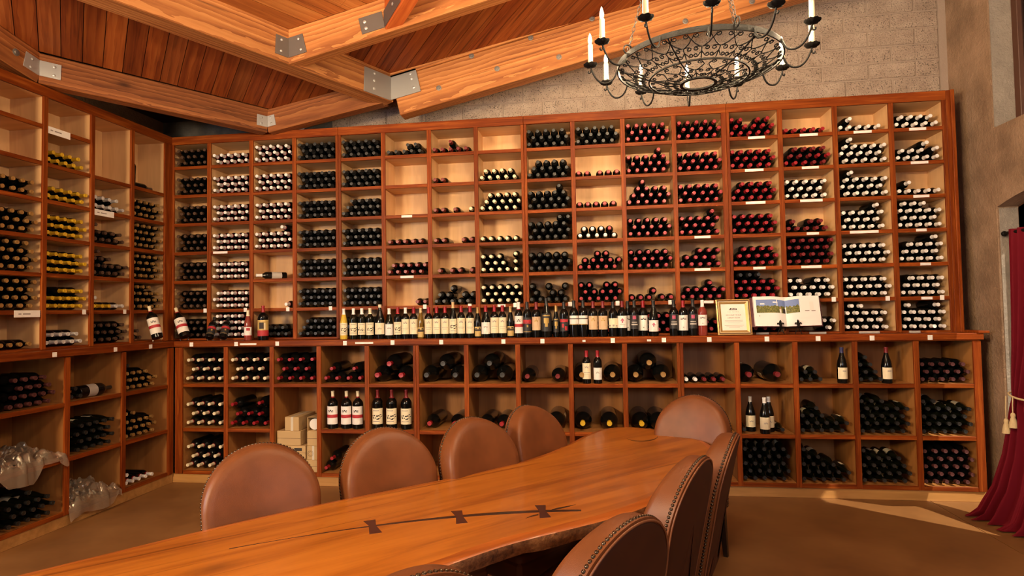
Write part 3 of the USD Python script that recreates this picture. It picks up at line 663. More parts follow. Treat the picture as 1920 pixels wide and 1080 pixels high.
# kind letter: (prim name, words, shape, h, r, glass, capsule, capsule from, ring)
K = {'w': ('white_capped_bottle', 'red-ringed white-capped', 'bordeaux', .296, .0366, 'glass_dark', 'cap_white', .80, 'cap_red'),
     'v': ('white_capped_bottle', 'plain white-capped', 'bordeaux', .296, .0366, 'glass_dark', 'cap_white', .80, None),
     'c': ('cream_capped_bottle', 'cream-capped', 'bordeaux', .296, .0366, 'glass_dark', 'cap_cream', .81, None),
     'k': ('charcoal_capped_bottle', 'charcoal-capped', 'bordeaux', .296, .0366, 'glass_dark', 'cap_charcoal', .76, None),
     'j': ('black_capped_bottle', 'black-capped', 'bordeaux', .296, .0366, 'glass_dark', 'cap_black', .76, None),
     'b': ('bronze_capped_bottle', 'bronze-capped', 'bordeaux', .296, .0366, 'glass_dark', 'cap_bronze', .90, None),
     'r': ('red_capped_bottle', 'bright red-capped', 'bordeaux', .296, .0366, 'glass_dark', 'cap_red', .80, None),
     'p': ('red_capped_bottle', 'rose red-capped', 'bordeaux', .296, .0366, 'glass_dark', 'cap_rose', .82, None),
     'm': ('maroon_capped_bottle', 'maroon-capped', 'bordeaux', .296, .0366, 'glass_dark', 'cap_maroon', .80, None),
     'y': ('yellow_capped_bottle', 'yellow-capped', 'bordeaux', .296, .0366, 'glass_dark', 'cap_yellow', .80, None),
     'g': ('gold_capped_bottle', 'gold-capped', 'bordeaux', .296, .0366, 'glass_dark', 'cap_gold', .90, None),
     's': ('silver_capped_bottle', 'silver-capped', 'bordeaux', .296, .0366, 'glass_dark', 'cap_silver', .80, None),
     'd': ('dark_bottle', 'dark', 'burgundy', .296, .0366, 'glass_green', 'cap_black', .90, None),
     'x': ('dark_bottle', 'dusky purple-capped', 'bordeaux', .296, .0366, 'glass_dark', 'cap_dusk', .86, None)}
for a, b in (('w', 'cream'), ('r', 'red'), ('p', 'red'), ('d', 'charcoal'), ('m', 'maroon')):
    k = K[a]; K['M' + a] = ('magnum_bottle', {'w': 'cream-capped magnum', 'r': 'red-capped magnum', 'p': 'rose-capped magnum', 'd': 'dark magnum', 'm': 'maroon-capped magnum'}[a], 'bordeaux', .36, .053, 'glass_dark', 'cap_' + b, .82, 'cap_red' if a == 'w' else None)
for a, b in (('r', 'red'), ('k', 'charcoal'), ('g', 'gold'), ('m', 'maroon'), ('y', 'yellow')):
    K['L' + a] = ('large_bottle', f'{b}-capped oversized', 'bordeaux', .50, .080, 'glass_dark', 'cap_' + b, .86, None)
K['Ng'] = ('large_bottle', 'gold-capped double-magnum', 'bordeaux', .45, .066, 'glass_dark', 'cap_gold', .88, None)
for a, b in (('m', 'maroon'), ('r', 'red'), ('y', 'yellow')): K['N' + a] = ('large_bottle', f'{b}-capped double-magnum', 'bordeaux', .45, .066, 'glass_dark', 'cap_' + b, .88, None)
proto = {}
def basis(d, roll):
    Z = np.array(d, float); Z /= np.linalg.norm(Z); up = np.array([0, 0, 1.]) if abs(Z[2]) < .9 else np.array([0, 1., 0])
    X = np.cross(up, Z); X /= np.linalg.norm(X); Y = np.cross(Z, X); c, s = math.cos(roll), math.sin(roll)
    return X * c + Y * s, -X * s + Y * c, Z
def put(kind, loc, d, label, group):
    nm, words, shape, h, r, gl, cp, fr, ring = K[kind]
    X, Y, Z = basis(d, rnd.uniform(0, 6.28)); Mx = gm(loc, X, Y, Z)
    if kind in proto: return dup(proto[kind], Mx, label, group)
    T = thing(nm, label, 'wine bottle' if kind[0] not in 'LN' else 'large wine bottle', Mx, group)
    big = kind[0] in 'LN'
    lab = None
    if kind in ('Md', 'Lm') or kind == 'd': lab = ('label_cream' if kind != 'x' else 'label_grey', h * .22, h * .52, 100)
    bottle(T, shape, h, r, gl, cp, fr, lab, (), ring, 26 if big else 18, .0145 if kind[0] not in 'LN' else (.021 if kind[0] == 'L' else .019))
    proto[kind] = T; return T
SZ = {'': (.0366, .0397, .0385), 'M': (.053, .0570, .056), 'L': (.080, .0400, .084), 'N': (.066, .0400, .070)}
count = {}
def fill(spec, axis, start, floor_z, base, group_of, where, neck, size='', dirfix=None, jit=.006, tilt=0.0, pitch=None):
    """spec: layers split by '/', letters set the kind, digits are half-pitch slots. axis 0: along x (bottles point to -y); axis 1: along y (bottles point to +x)"""
    spec = spec.replace('A', '02468').replace('B', '13579').replace('C', '1357').replace('D', '2468').replace('E', '0246').replace('F', '135')
    placed = []; kind = None
    for li, layer in enumerate(spec.split('/')):
        items = []
        for ch in layer:
            if ch.isdigit(): items.append((int(ch), kind))
            else: kind = ch
        for n, (idx, kd) in enumerate(items):
            key = size + kd; r, hs, off = SZ[size]; hs = pitch or hs
            s = start + off + idx * hs + rnd.uniform(-.0009, .0009)
            z = floor_z + r
            for ps, pz in placed:
                dx = abs(ps - s)
                if dx < 2 * r - .002: z = max(z, pz + math.sqrt(max(0, (2 * r + .0006) ** 2 - dx * dx)))
            placed.append((s, z))
            j = rnd.uniform(-jit, jit); a = rnd.uniform(-1, 1) * (.003 if size else .006) + tilt
            dd = (a, -1, 0) if axis == 0 else (1, a, 0)
            loc = (s, base + j, z) if axis == 0 else (base + j, s, z)
            words = K[key][1]
            pos = ORD[n + 1] + ' from left' if len(items) > 1 else 'alone'
            nw = len(words.split())
            lab = f"{words} bottle {pos}, {LAY[li]} layer, {where}" if len(items) > 1 else f"{words} bottle alone in {LAY[li]} layer, {where}"
            if len(lab.split()) > 16: lab = lab.replace(' layer,', ' tier,').replace(' from left', ' along')
            put(key, loc, dd, lab, f"{words} bottles lying in the {group_of}")
            count[key] = count.get(key, 0) + 1
BACK = [  # columns from the corner to the right, each from the top shelf down
 ['bA/C/A'] * 7,
 ['wB/A', 'wA/B/A', 'wA/B/A', 'wA/B/A', 'wA/B/A', 'wB/A/B', 'wA/B/A/C'],
 ['wA/B/A', 'wA/B/A', 'wA/B/A', 'wA/B/A/7', '', 'w8', 'kD/C'],
 ['kA/B/A', 'kA/B/A', 'kA/B/A', 'kA/B/A', 'kA/B/A', 'kA/B/A', 'kA/B/D'],
 ['kA/B/A', 'kA/B/A', 'kA/B/D', 'kA/B/A', 'kA/B/A', 'kA/B/A', 'kA/B/A'],
 ['kA/57', '', '', 'mA', 'mA/C/9', 'm79', ''],
 ['m02468/4', 'm02', 'm025c9', 'm0279', 'm1469', 'kA/1379/4', 'kA/B'],
 ['', 'cA/C', 'cA/B/D', 'cA', 'cA/1358/024/8', 'cA/B/A', 'kA/B'],
 ['jA/B/A', 'jA/B/D', 'jA/B/A/7', 'jA/B/A/79', 'jA/B/A', 'jA/157/048', 'jA/B'],
 ['jA/B/A', 'p02579', 'pA', 'vA/135p7', 'pA/B/46', 'pA/B/0268', 'pA/B'],
 ['pA/B/A', 'pA/B/A/7', 'pA/B/D/3', 'pA/B/A', 'pA/B/A', 'p02479/5', 'pA/B/A'],
 ['pA/B/A', 'pA/B/A', 'pA/B/A', 'pA/C/A/7', 'pA/C/468', 'pA/B/6', 'pA/B'],
 ['rA/B/0268', 'rA/B/A', 'rA/B/D', 'rA/B/A', 'rA/B/D', 'rA/B/Aj/135', 'rA/B'],
 ['rA', 'r024m68/135r79/m2468', 'vA/C/A', 'm02468/157', 'mA/B/A/B', 'vA/B/0268', 'v89/7'],
 ['vA/2', 'vB/A/B/2', 'vB/A/B/2', 'vA/C/A/7', 'vA/B/A', 'vA/B/A', 'vA/C/A/13'],
 ['vA/C', 'vA/1358/6', 'vA/2', 'vA/C/A/135', 'vA/C/D/7', 'vA/C/D', 'vA/C/A/17']]
SH = ['top', 'second', 'third', 'fourth', 'fifth', 'sixth', 'lowest']
for c, colm in enumerate(BACK):
    for rw, spec in enumerate(colm):
        if not spec: continue
        zf = (RZ[5 - rw] + .0168) if rw < 6 else ZB + .0165
        st_ = xs[c] + .0135 if c else .0315
        fill(spec.replace('D/', 'D/'), 0, st_, zf, .300, f'{ORD[c + 1] if c < 10 else NUM[c + 1] + "th"} column of the back rack', f'{SH[rw]} shelf, upper back rack column {NUM[c + 1]}', .3, pitch=None if c else .0370)
LEFT = [  # columns from the corner towards the camera
 ['', '', 'gA/B/A', 'gA/B/A/B', 'gA/B/A/B', 'gA/B/A/135', 'b02/1'],
 ['', '', 'sA/E', 'bA/C/0', 'bA/B/024/1', 'y024s68/0', 'bA/B/A'],
 ['', 'yA/C', 'yA/B', 'yA/B/A', 'yA/B/A', 'yA/B/468', 'sA/C'],
 ['', '', 'gA/D', 'gA/B/A', 'gA/B/A/C', 'gA/B/A/B', 'g2468'],
 ['', '', '', '', '', '', '']]
for c, colm in enumerate(LEFT):
    for rw, spec in enumerate(colm):
        if not spec: continue
        zf = (RZ[5 - rw] + .0168) if rw < 6 else ZB + .0165
        fill(spec, 1, ly[c + 1] + .010 , zf, -.302, f'{ORD[c + 1]} column of the left rack', f'{SH[rw]} shelf, upper left rack column {NUM[c + 1]}', .3)
LOW = {  # (column, row from the top): (size, spec, base y)
 (0, 0): ('M', 'wE/F/E'), (0, 1): ('M', 'wE/F/E'), (0, 2): ('M', 'wE/F/E'),
 (1, 0): ('M', 'wE/F/E'), (1, 1): ('M', 'rE/13/05/5'), (1, 2): ('M', 'd56'),
 (2, 0): ('M', 'rE/F/E'),
 (3, 0): ('M', 'rE/15'), (3, 2): ('M', 'r0/1'),
 (4, 0): ('L', 'r06/3'),
 (5, 0): ('L', 'k07/4'), (5, 1): ('N', 'r17'),
 (6, 0): ('L', 'k06/3'), (6, 1): ('N', 'r26'),
 (7, 0): ('N', 'm0m7'), (7, 1): ('L', 'm6'),
 (8, 0): ('L', 'g07'), (8, 1): ('L', 'y06'),
 (9, 0): ('L', 'g06/3'), (9, 1): ('L', 'y15'),
 (10, 0): ('', 'v02m468'), (10, 1): ('', 'x8'),
 (11, 0): ('L', 'm06'), (11, 1): ('', 'd08'), (11, 2): ('', 'dA/B/A/B/A'),
 (12, 0): ('', 'd024/13'), (12, 1): ('', 'dA/B/024/3'), (12, 2): ('', 'dA/B/0246/13/0'),
 (13, 0): ('', 'd024/13/02/1'), (13, 1): ('', 'dA/B/A/B/024'), (13, 2): ('', 'dA/B/A/C/0'),
 (14, 0): ('', 'xA/B/A'), (14, 1): ('', 'dA/B/A/B/02'), (14, 2): ('', 'xA/B/A/B/A')}
LSH = ['upper', 'middle', 'bottom']
for (c, rw), (sz, spec) in LOW.items():
    zf = LZ[2 - rw] + .0178; st_ = lx[c] + (.012 if c else .015)
    h = {'': .30, 'M': .36, 'L': .50, 'N': .45}[sz]
    base = min(LF + h + (.0 if sz else .015), .305)
    fill(spec, 0, st_, zf, base, f'low back rack column {NUM[c + 1]}', f'{LSH[rw]} shelf, low back rack column {NUM[c + 1]}', h, sz, tilt=(.0 if c > 9 else .0))
LOWL = {(0, 0): 'gA/B/E/d0', (0, 1): 'gA/B/A/02', (0, 2): 'wA/0', (1, 0): 'd02/1', (1, 1): 'dA/B/A/B', (2, 0): 'xA/B/D/C', (2, 1): 'd137', (1, 2): 'd246', (2, 2): 'dA/B/A/4'}
for (c, rw), spec in LOWL.items():
    if len(spec) == 0: continue
    zf = LZ[2 - rw] + .0178
    off = .012 + (.06 if c and (c, rw) != (1, 0) else 0)
    fill(spec, 1, fy[c + 1] + off, zf, FX - .30 + (.0), f'low left rack column {NUM[c + 1]}', f'{LSH[rw]} shelf, low left rack column {NUM[c + 1]}', .3)
# bottles lying across or leaning
def lone(name, label, loc, d, shape, h, r, glass, cp, fr, lab=None):
    X, Y, Z = basis(d, .4); T = thing(name, label, 'wine bottle', gm(loc, X, Y, Z)); bottle(T, shape, h, r, glass, cp, fr, lab, (), None, 22)
lone('wine_bottle', 'lone labelled bottle with white cap lying aslant in a pale empty cubby', (1.165, .20, RZ[1] + .0168 + .0375), (-.74, -.67, 0), 'bordeaux', .30, .0375, 'glass_dark', 'cap_white', .80, ('label_grey', .05, .15, 180))
lone('wine_bottle', 'dark bottle standing in the tall empty cubby nearest the corner', (-.06, -.495, RZ[4] + .0168), (.02, .03, 1), 'bordeaux', .30, .0375, 'glass_dark', 'cap_black', .80)
lone('wine_bottle', 'dark bottle lying lengthwise along the shelf edge nearest the corner', (-.150, -.45, RZ[4] + .0168 + .0375), (.12, 1, 0), 'bordeaux', .30, .0375, 'glass_dark', 'cap_bronze', .80)
lone('magnum_bottle', 'dark magnum lying lengthwise with its neck towards the corner', (.07, -1.23, LZ[2] + .0178 + .053), (0, 1, 0), 'bordeaux', .36, .053, 'glass_dark', 'cap_black', .80, ('label_grey', .08, .17, 180))

# standing display bottles on the ledge
def scene(seed):
    r = random.Random(seed); out = []
    for i in range(16):
        a = r.uniform(.02, .86); b = .42 + r.uniform(-.10, .14) + .05 * math.sin(a * 9); out.append(('ink', a, a + r.uniform(.05, .14), b, b + r.uniform(.025, .07)))
    return out + [('soft_ink', .3, .7, .84, .88), ('soft_ink', .25, .75, .16, .19)]
def crest(z=.70, m='soft_ink', w=.17):
    return [(m, .5 - w, .5 - w * .2, z, z + .035), (m, .5 + w * .2, .5 + w, z, z + .035), (m, .5 - w * .7, .5 + w * .7, z + .045, z + .07), (m, .5 - w * .3, .5 + w * .3, z + .085, z + .13), (m, .5 - w * .95, .5 - w * .6, z + .08, z + .11), (m, .5 + w * .6, .5 + w * .95, z + .08, z + .11)]
LINE = [('soft_ink', .22, .78, .40, .42), ('soft_ink', .3, .7, .3, .315)]
TREE = [('pink_ink', .46, .54, .42, .55), ('pink_ink', .38, .62, .56, .63), ('pink_ink', .42, .58, .64, .72), ('pink_ink', .47, .53, .73, .78), ('soft_ink', .3, .7, .26, .285)]
def design(d, h):
    if d == 'scene': return ('label_cream', .13, .53, 80), scene(3)
    if d == 'scene2': return ('label_cream', .14, .52, 80), scene(9)
    if d == 'crest': return ('label_cream', .14, .62, 80), crest() + LINE
    if d == 'crest_low': return ('label_white', .12, .48, 80), crest(.55)
    if d == 'wide': return ('label_cream', .13, .46, 80), crest(.45, 'soft_ink', .15)
    if d == 'goldscene': return ('label_gold', .05, .36, 85), [('ink', .1, .9, .55, .75), ('ink', .2, .45, .76, .86), ('ink', .6, .8, .78, .92)]
    if d == 'redband': return ('label_white', .12, .60, 80), [('red_ink', .0, 1., .36, .54)] + crest(.68, 'ink')
    if d == 'darkred': return ('label_black', .12, .55, 80), [('red_ink', 0, 1, .66, .86), ('red_ink', 0, 1, .60, .63), ('gold_ink', .45, .58, .38, .52), ('gold_ink', 0, 1, .08, .11)]
    if d == 'tan': return ('label_tan', .20, .58, 70), [('gold_ink', .36, .64, .72, .76), ('gold_ink', .42, .58, .80, .86), ('gold_ink', .34, .46, .62, .69), ('gold_ink', .54, .66, .62, .69)]
    if d == 'goldprint': return ('label_black', .15, .60, 70), [('gold_ink', .3, .7, .45, .75), ('gold_ink', .4, .6, .25, .45), ('gold_ink', .2, .8, .85, .92)]
    if d == 'blackred': return ('label_black', .16, .52, 75), [('red_ink', .1, .9, .72, .95), ('red_ink', .3, .5, .3, .6), ('red_ink', .55, .8, .08, .4)]
    if d == 'whiteband': return ('label_white', .33, .58, 80), [('ink', 0, 1, .62, .72), ('gold_ink', .1, .9, .0, .08)]
    if d == 'meadow': return ('label_cream', .25, .52, 80), [('soft_ink', .1, .3, .14, .3), ('soft_ink', .45, .6, .14, .34), ('soft_ink', .7, .9, .14, .26)]
    if d == 'tree': return ('label_white', .24, .58, 85), TREE
    if d == 'pinkprint': return ('label_black', .2, .60, 70), [('pink_ink', .35, .65, .68, .92), ('label_grey', .25, .75, .44, .5), ('label_grey', .2, .8, .26, .36)]
    if d == 'hand': return ('label_white', .13, .44, 80), TREE[:4]
    if d == 'logo': return ('label_white', .15, .58, 75), crest(.70, 'ink', .24) + [('soft_ink', .45, .55, .18, .24)]
    if d == 'logo_high': return ('label_white', .28, .58, 75), crest(.66, 'ink', .24) + [('soft_ink', .45, .55, .18, .24)]
    if d == 'plain': return ('label_cream', .12, .44, 70), [('soft_ink', .4, .7, .66, .74)]
    if d == 'goldlabel': return ('label_gold', .12, .58, 80), [('red_ink', 0, 1, 0, .36), ('ink', .3, .6, .45, .85), ('label_cream', .62, .7, .4, .8)]
    if d == 'rose': return ('label_white', .14, .44, 80), [('red_ink', 0, 1, 0, .08), ('red_ink', .4, .75, .6, .9)]
STAND = [  # shape, h, r, glass, capsule, cap from, design, label
 ('hock', .300, .036, 'glass_yellow', 'cap_white', .80, 'scene', 'clear bottle of yellow wine with white cap, first at the row’s left'),
 ('bordeaux', .30, .038, 'glass_green', 'cap_white', .80, 'scene', 'white-capped bottle with landscape label, next to the clear yellow one'),
 ('bordeaux', .30, .038, 'glass_green', 'cap_white', .80, 'scene2', 'white-capped bottle with drawn landscape label, third in the ledge row'),
 ('bordeaux', .30, .038, 'glass_green', 'cap_cream', .80, 'scene', 'cream-capped bottle with landscape label, left of the fat burgundy bottle'),
 ('burgundy', .335, .047, 'glass_dark', 'cap_cream', .90, 'wide', 'fat slope-shouldered bottle with a wide cream label and wrapped white cork'),
 ('burgundy', .295, .038, 'glass_green', 'cap_white', .80, 'crest_low', 'white-capped slim bottle with low pale label, right of the fat bottle'),
 ('bordeaux', .303, .038, 'glass_dark', 'cap_red', .78, 'scene', 'first red-capped bottle in the row, with a landscape label'),
 ('bordeaux', .300, .038, 'glass_dark', 'cap_white', .80, 'crest', 'white-capped bottle with tall cream label between two red-capped bottles'),
 ('bordeaux', .300, .038, 'glass_dark', 'cap_red', .80, 'crest', 'red-capped bottle with tall cream label, left of a slim amber bottle'),
 ('hock', .295, .030, 'glass_amber', 'cap_tan', .84, 'goldscene', 'slim amber dessert wine bottle with tan cap and gold label'),
 ('bordeaux', .300, .038, 'glass_dark', 'cap_red', .80, 'crest', 'red-capped cream-labelled bottle, first right of the slim amber bottle'),
 ('bordeaux', .302, .038, 'glass_dark', 'cap_red', .80, 'crest', 'red-capped cream-labelled bottle, second right of the slim amber bottle'),
 ('bordeaux', .302, .038, 'glass_dark', 'cap_red', .80, 'crest', 'red-capped cream-labelled bottle, third right of the slim amber bottle'),
 ('hock', .345, .037, 'glass_dark', 'cap_tan', .82, 'scene', 'tall slender tan-capped bottle rising above its red-capped neighbours'),
 ('bordeaux', .306, .038, 'glass_dark', 'cap_red', .80, 'crest', 'red-capped cream-labelled bottle, first right of the tall slender bottle'),
 ('bordeaux', .304, .038, 'glass_dark', 'cap_red', .80, 'crest', 'red-capped cream-labelled bottle, second right of the tall slender bottle'),
 ('hock', .290, .030, 'glass_dark', 'cap_gold', .80, 'goldscene', 'slim gold-capped half bottle, second of the slim bottles from the left'),
 ('burgundy', .305, .041, 'glass_dark', 'cap_red', .80, 'crest_low', 'red-capped slope-shouldered bottle with low white label'),
 ('bordeaux', .306, .038, 'glass_dark', 'cap_red', .80, 'crest', 'red-capped cream-labelled bottle, two places left of the third slim bottle'),
 ('bordeaux', .306, .038, 'glass_dark', 'cap_red', .80, 'crest', 'red-capped cream-labelled bottle, directly left of the third slim bottle'),
 ('hock', .296, .030, 'glass_dark', 'cap_gold', .80, 'goldscene', 'slim gold-capped half bottle beside the red-banded white label'),
 ('bordeaux', .334, .039, 'glass_dark', 'cap_white', .80, 'redband', 'white and red capped bottle with red band across its white label'),
 ('bordeaux', .335, .039, 'glass_dark', 'cap_black', .78, 'darkred', 'black bottle with a red-striped black label'),
 ('bordeaux', .330, .041, 'glass_dark', 'cap_maroon', .78, 'tan', 'maroon-capped bottle with large tan label, left of the gold-printed magnum'),
 ('burgundy', .365, .050, 'glass_dark', 'cap_black', .80, 'goldprint', 'large dark bottle with gold printed emblem in the ledge row'),
 ('hock', .295, .028, 'glass_dark', 'cap_gold', .80, 'goldprint', 'small slim bottle with gold cap right of the gold-printed magnum'),
 ('bordeaux', .328, .041, 'glass_dark', 'cap_black', .80, 'blackred', 'black-capped bottle with black and red label'),
 ('bordeaux', .338, .041, 'glass_dark', 'cap_black', .80, 'whiteband', 'black-capped bottle with short white banded label, left of the pair'),
 ('bordeaux', .338, .041, 'glass_dark', 'cap_black', .80, 'whiteband', 'black-capped bottle with short white banded label, right of the pair'),
 ('bordeaux', .328, .043, 'glass_dark', 'cap_maroon', .80, 'tan', 'maroon-capped bottle with tan label, left of two matching ones'),
 ('bordeaux', .328, .043, 'glass_dark', 'cap_maroon', .80, 'tan', 'maroon-capped bottle with tan label, right of two matching ones'),
 ('bordeaux', .320, .041, 'glass_dark', 'cap_black', .82, 'meadow', 'bottle with short cream meadow label left of the tree emblem'),
 ('bordeaux', .325, .044, 'glass_dark', 'cap_maroon', .82, 'tree', 'bottle with a white label showing a red tree emblem'),
 ('bordeaux', .328, .040, 'glass_dark', 'cap_black', .80, 'pinkprint', 'black bottle with pink printed emblem right of the tree label'),
 ('burgundy', .325, .043, 'glass_dark', 'cap_black', .80, 'hand', 'slope-shouldered bottle with low white emblem label standing apart'),
 ('bordeaux', .325, .040, 'glass_dark', 'cap_black', .80, 'pinkprint', 'black bottle with pink print, first of four beside the gold frame'),
 ('bordeaux', .320, .041, 'glass_dark', 'cap_red', .80, 'logo', 'red-capped bottle with a tall white logo label near the frame'),
 ('bordeaux', .328, .040, 'glass_dark', 'cap_black', .80, 'pinkprint', 'black bottle with pink print between two white logo labels'),
 ('bordeaux', .322, .040, 'glass_rose', 'cap_white', .80, 'logo_high', 'white-capped rosé bottle with white logo label beside the gold frame')]
def standing(shape, h, r, glass, cp, fr, des, label, loc, group=None, yaw=0., name='display_bottle', cat_='wine bottle'):
    (lm, z0, z1, half), pr = design(des, h)
    T = thing(name, label, cat_, rz(loc, yaw), group)
    bottle(T, shape, h, r, glass, cp, fr, (lm, z0 * h, z1 * h, half), pr, 'cap_red' if des == 'redband' else None, 24)
    return T
for x, s in zip(STX, STAND):
    standing(*s[:7], s[7].replace('’', "'"), (x, -.100, 1.3996), 'display bottles standing on the ledge', (math.degrees(math.atan2(x - CAM[0], 5.66)) * -.8))
standing('hock', .300, .036, 'glass_rose', 'cap_cream', .80, 'rose', 'rosé bottle with cream cap and pink label standing alone on the ledge', (.922, -.11, 1.3996), yaw=20)
standing('bordeaux', .345, .052, 'glass_dark', 'cap_red', .80, 'goldlabel', 'red-capped magnum with gold and red label beside the rosé bottle', (1.085, -.11, 1.3996), yaw=20)
standing('bordeaux', .325, .040, 'glass_dark', 'cap_red', .80, 'logo', 'red-capped dark bottle half hidden behind the bottle standing apart', (4.800, -.050, 1.3996))
standing('bordeaux', .326, .034, 'glass_dark', 'cap_black', .80, 'logo', 'dark bottle half hidden behind the tree-emblem and pink-printed bottles', (4.66, -.040, 1.3996))
# leaning magnums in clear rests
def leaning(label, loc, d, h, r, des, shape='bordeaux', yaw=0., cp='cap_cream'):
    X, Y, Z = basis(d, 0)
    tgt = np.array([CAM[0] - loc[0], CAM[1] - loc[1], 0]); tgt /= np.linalg.norm(tgt)
    Y = -(tgt - Z * (tgt @ Z)); Y /= np.linalg.norm(Y); X = np.cross(Y, Z)
    T = thing('leaning_bottle', label, 'wine bottle', gm(loc, X, Y, Z))
    (lm, z0, z1, half), pr = design(des, h)
    bottle(T, shape, h, r, 'glass_dark', cp, .84, (lm, z0 * h, z1 * h, half), pr, 'cap_red' if des == 'redband' else None, 26)
    # clear rest
    q = np.array(loc) + Z * .09; t = thing('bottle_rest', 'clear acrylic rest under the ' + label.replace('big ', '').replace(' red-striped white label', ' striped label'), 'bottle rest')
    for s in (-1, 1):
        e = np.array(loc) + X * s * r * .7 - Y * r * .2 + Z * .03
        part(t, 'leg', tube([(e[0], e[1], 1.4), (e[0], e[1], max(1.405, e[2] - .012)), tuple(e + Z * .10 + Y * r * .9)], .004, 6), 'clear_acrylic', True)
leaning('big leaning magnum with red-striped white label, left of the corner post', (.125, -.355, 1.440), (-.34, .06, .93), .335, .050, 'redband')
leaning('big sloping magnum with red-striped white label, right of the corner post', (.235, -.105, 1.440), (-.44, .16, .87), .335, .052, 'redband', 'burgundy')
leaning('small leaning bottle with red label top, left of two', (.515, -.130, 1.424), (-.12, .55, .83), .25, .038, 'darkred', cp='cap_black')
leaning('small leaning bottle with red label top, right of two', (.660, -.125, 1.424), (-.10, .55, .83), .25, .038, 'darkred', cp='cap_black')
# magnums standing on the middle low shelf
for i, x in enumerate((1.815, 1.955, 2.07)):
    standing('bordeaux', .36, .052, 'glass_dark', 'cap_cream', .85, 'redband', f'standing magnum with red-banded label, {ORD[i + 1]} from left in its low cubby', (x, -.12, LZ[1] + .0178), 'red-banded standing magnums', name='standing_magnum')
for i, x in enumerate((2.27, 2.41, 2.59 - .035)):
    standing('bordeaux', .375, .052, 'glass_dark', 'cap_maroon', .78, 'scene', f'standing magnum with landscape label, {ORD[i + 1]} from left in its low cubby', (x, -.12, LZ[1] + .0178), 'landscape-label standing magnums', name='standing_magnum')
standing('bordeaux', .30, .038, 'glass_dark', 'cap_red', .80, 'crest', 'red-capped bottle standing before gold-capped giants, left of pair', (4.275, -.165, LZ[2] + .0178))
standing('bordeaux', .30, .038, 'glass_dark', 'cap_red', .80, 'crest_low', 'red-capped bottle standing before gold-capped giants, right of pair', (4.375, -.165, LZ[2] + .0178))
standing('burgundy', .31, .042, 'glass_dark', 'cap_silver', .84, 'wide', 'white-labelled bottle standing at left of three in low rack', (5.72, -.05, LZ[1] + .0178), name='standing_bottle')
standing('burgundy', .315, .042, 'glass_dark', 'cap_white', .84, 'wide', 'white-labelled bottle standing at front of three in low rack', (5.815, -.155, LZ[1] + .0178), name='standing_bottle')
standing('burgundy', .31, .042, 'glass_dark', 'cap_silver', .84, 'wide', 'white-labelled bottle mostly hidden behind the front of three', (5.875, -.065, LZ[1] + .0178), name='standing_bottle')
standing('burgundy', .31, .042, 'glass_dark', 'cap_blue', .84, 'plain', 'blue-capped bottle standing in the low right rack', (6.475, -.13, LZ[2] + .0178), name='standing_bottle')
standing('burgundy', .31, .042, 'glass_dark', 'cap_maroon', .84, 'plain', 'maroon-capped bottle standing alone in the low right rack', (6.83, -.14, LZ[2] + .0178), name='standing_bottle')
# ------------------------------------------------------------------ table
def smooth(pts, n, closed=False):
    from scipy.interpolate import splprep, splev
    pts = np.array(pts, float)
    tck, _ = splprep([pts[:, i] for i in range(pts.shape[1])], s=.0006 * len(pts), k=3, per=closed)
    return np.array(splev(np.linspace(0, 1, n, endpoint=not closed), tck)).T
far = TFAR; near = TNEAR[::-1]
loop = [(1.75, -4.45)] + [tuple(p) for p in far] + [(5.02, -2.05), (4.86, -2.42)] + [tuple(p) for p in near[::-1]] + [(3.72, -3.80), (3.45, -4.10), (2.95, -4.55), (2.35, -4.90)]
TA = np.array([.72, .69]); TA /= np.linalg.norm(TA)
Pg = Polygon(loop)
rr0 = np.array(smooth(loop + loop[:1], 260)); rr0 = rr0[:-1]
if Polygon(rr0).exterior.is_ccw is False: rr0 = rr0[::-1]
def offset_ring(ring, d):
    t = np.roll(ring, -1, 0) - np.roll(ring, 1, 0); t /= np.linalg.norm(t, axis=1, keepdims=True)
    nrm = np.c_[t[:, 1], -t[:, 0]]
    dd = d if np.ndim(d) else np.full(len(ring), d)
    return ring + nrm * dd[:, None]
nz = (meshkit.fbm(np.c_[rr0 * 4, np.zeros(len(rr0))], 3, 5) - .5)
TO = np.array([3.6, -2.8, 0.]); ang = math.degrees(math.atan2(TA[1], TA[0]))
TT = thing('dining_table', 'long live-edge wooden slab table with dark butterfly keys', 'table', rz(TO, ang))
c_, s_ = TA
def tl(p2, z):   # world plan -> table local
    p2 = np.atleast_2d(p2) - TO[:2]
    return np.c_[p2[:, 0] * c_ + p2[:, 1] * s_, -p2[:, 0] * s_ + p2[:, 1] * c_, np.full(len(p2), z)]
inner = offset_ring(rr0, -.046 + nz * .03)
edge = offset_ring(rr0, nz * .006)
ztop, zed = .760, .7485
top = trimesh.creation.extrude_polygon(Polygon(tl(inner, 0)[:, :2]).buffer(0), .05, engine='earcut'); top.apply_translation((0, 0, ztop - .05))
part(TT, 'tabletop', top, 'table_wood')
part(TT, 'sapwood_edge', loft([tl(inner, ztop + .0002), tl(offset_ring(rr0, -.012 + nz * .006), ztop - .004), tl(edge, zed)], False, False), 'table_sapwood', True)
n2 = (meshkit.fbm(np.c_[rr0 * 14, np.ones(len(rr0))], 3, 8) - .5)
part(TT, 'bark_edge', loft([tl(edge, zed), tl(offset_ring(edge, .004 + n2 * .014), zed - .014), tl(offset_ring(edge, .0 + n2 * .02), zed - .034), tl(offset_ring(edge, -.010 + n2 * .03), zed - .058), tl(offset_ring(rr0, -.12), zed - .058)], False, True), 'bark', 25)
for kp in KEYS:
    q = Polygon(tl(np.array(kp), 0)[:, :2]); k = trimesh.creation.extrude_polygon(q, .012, engine='earcut'); k.apply_translation((0, 0, ztop - .0112)); part(TT, 'butterfly_key', k, 'key_wood')
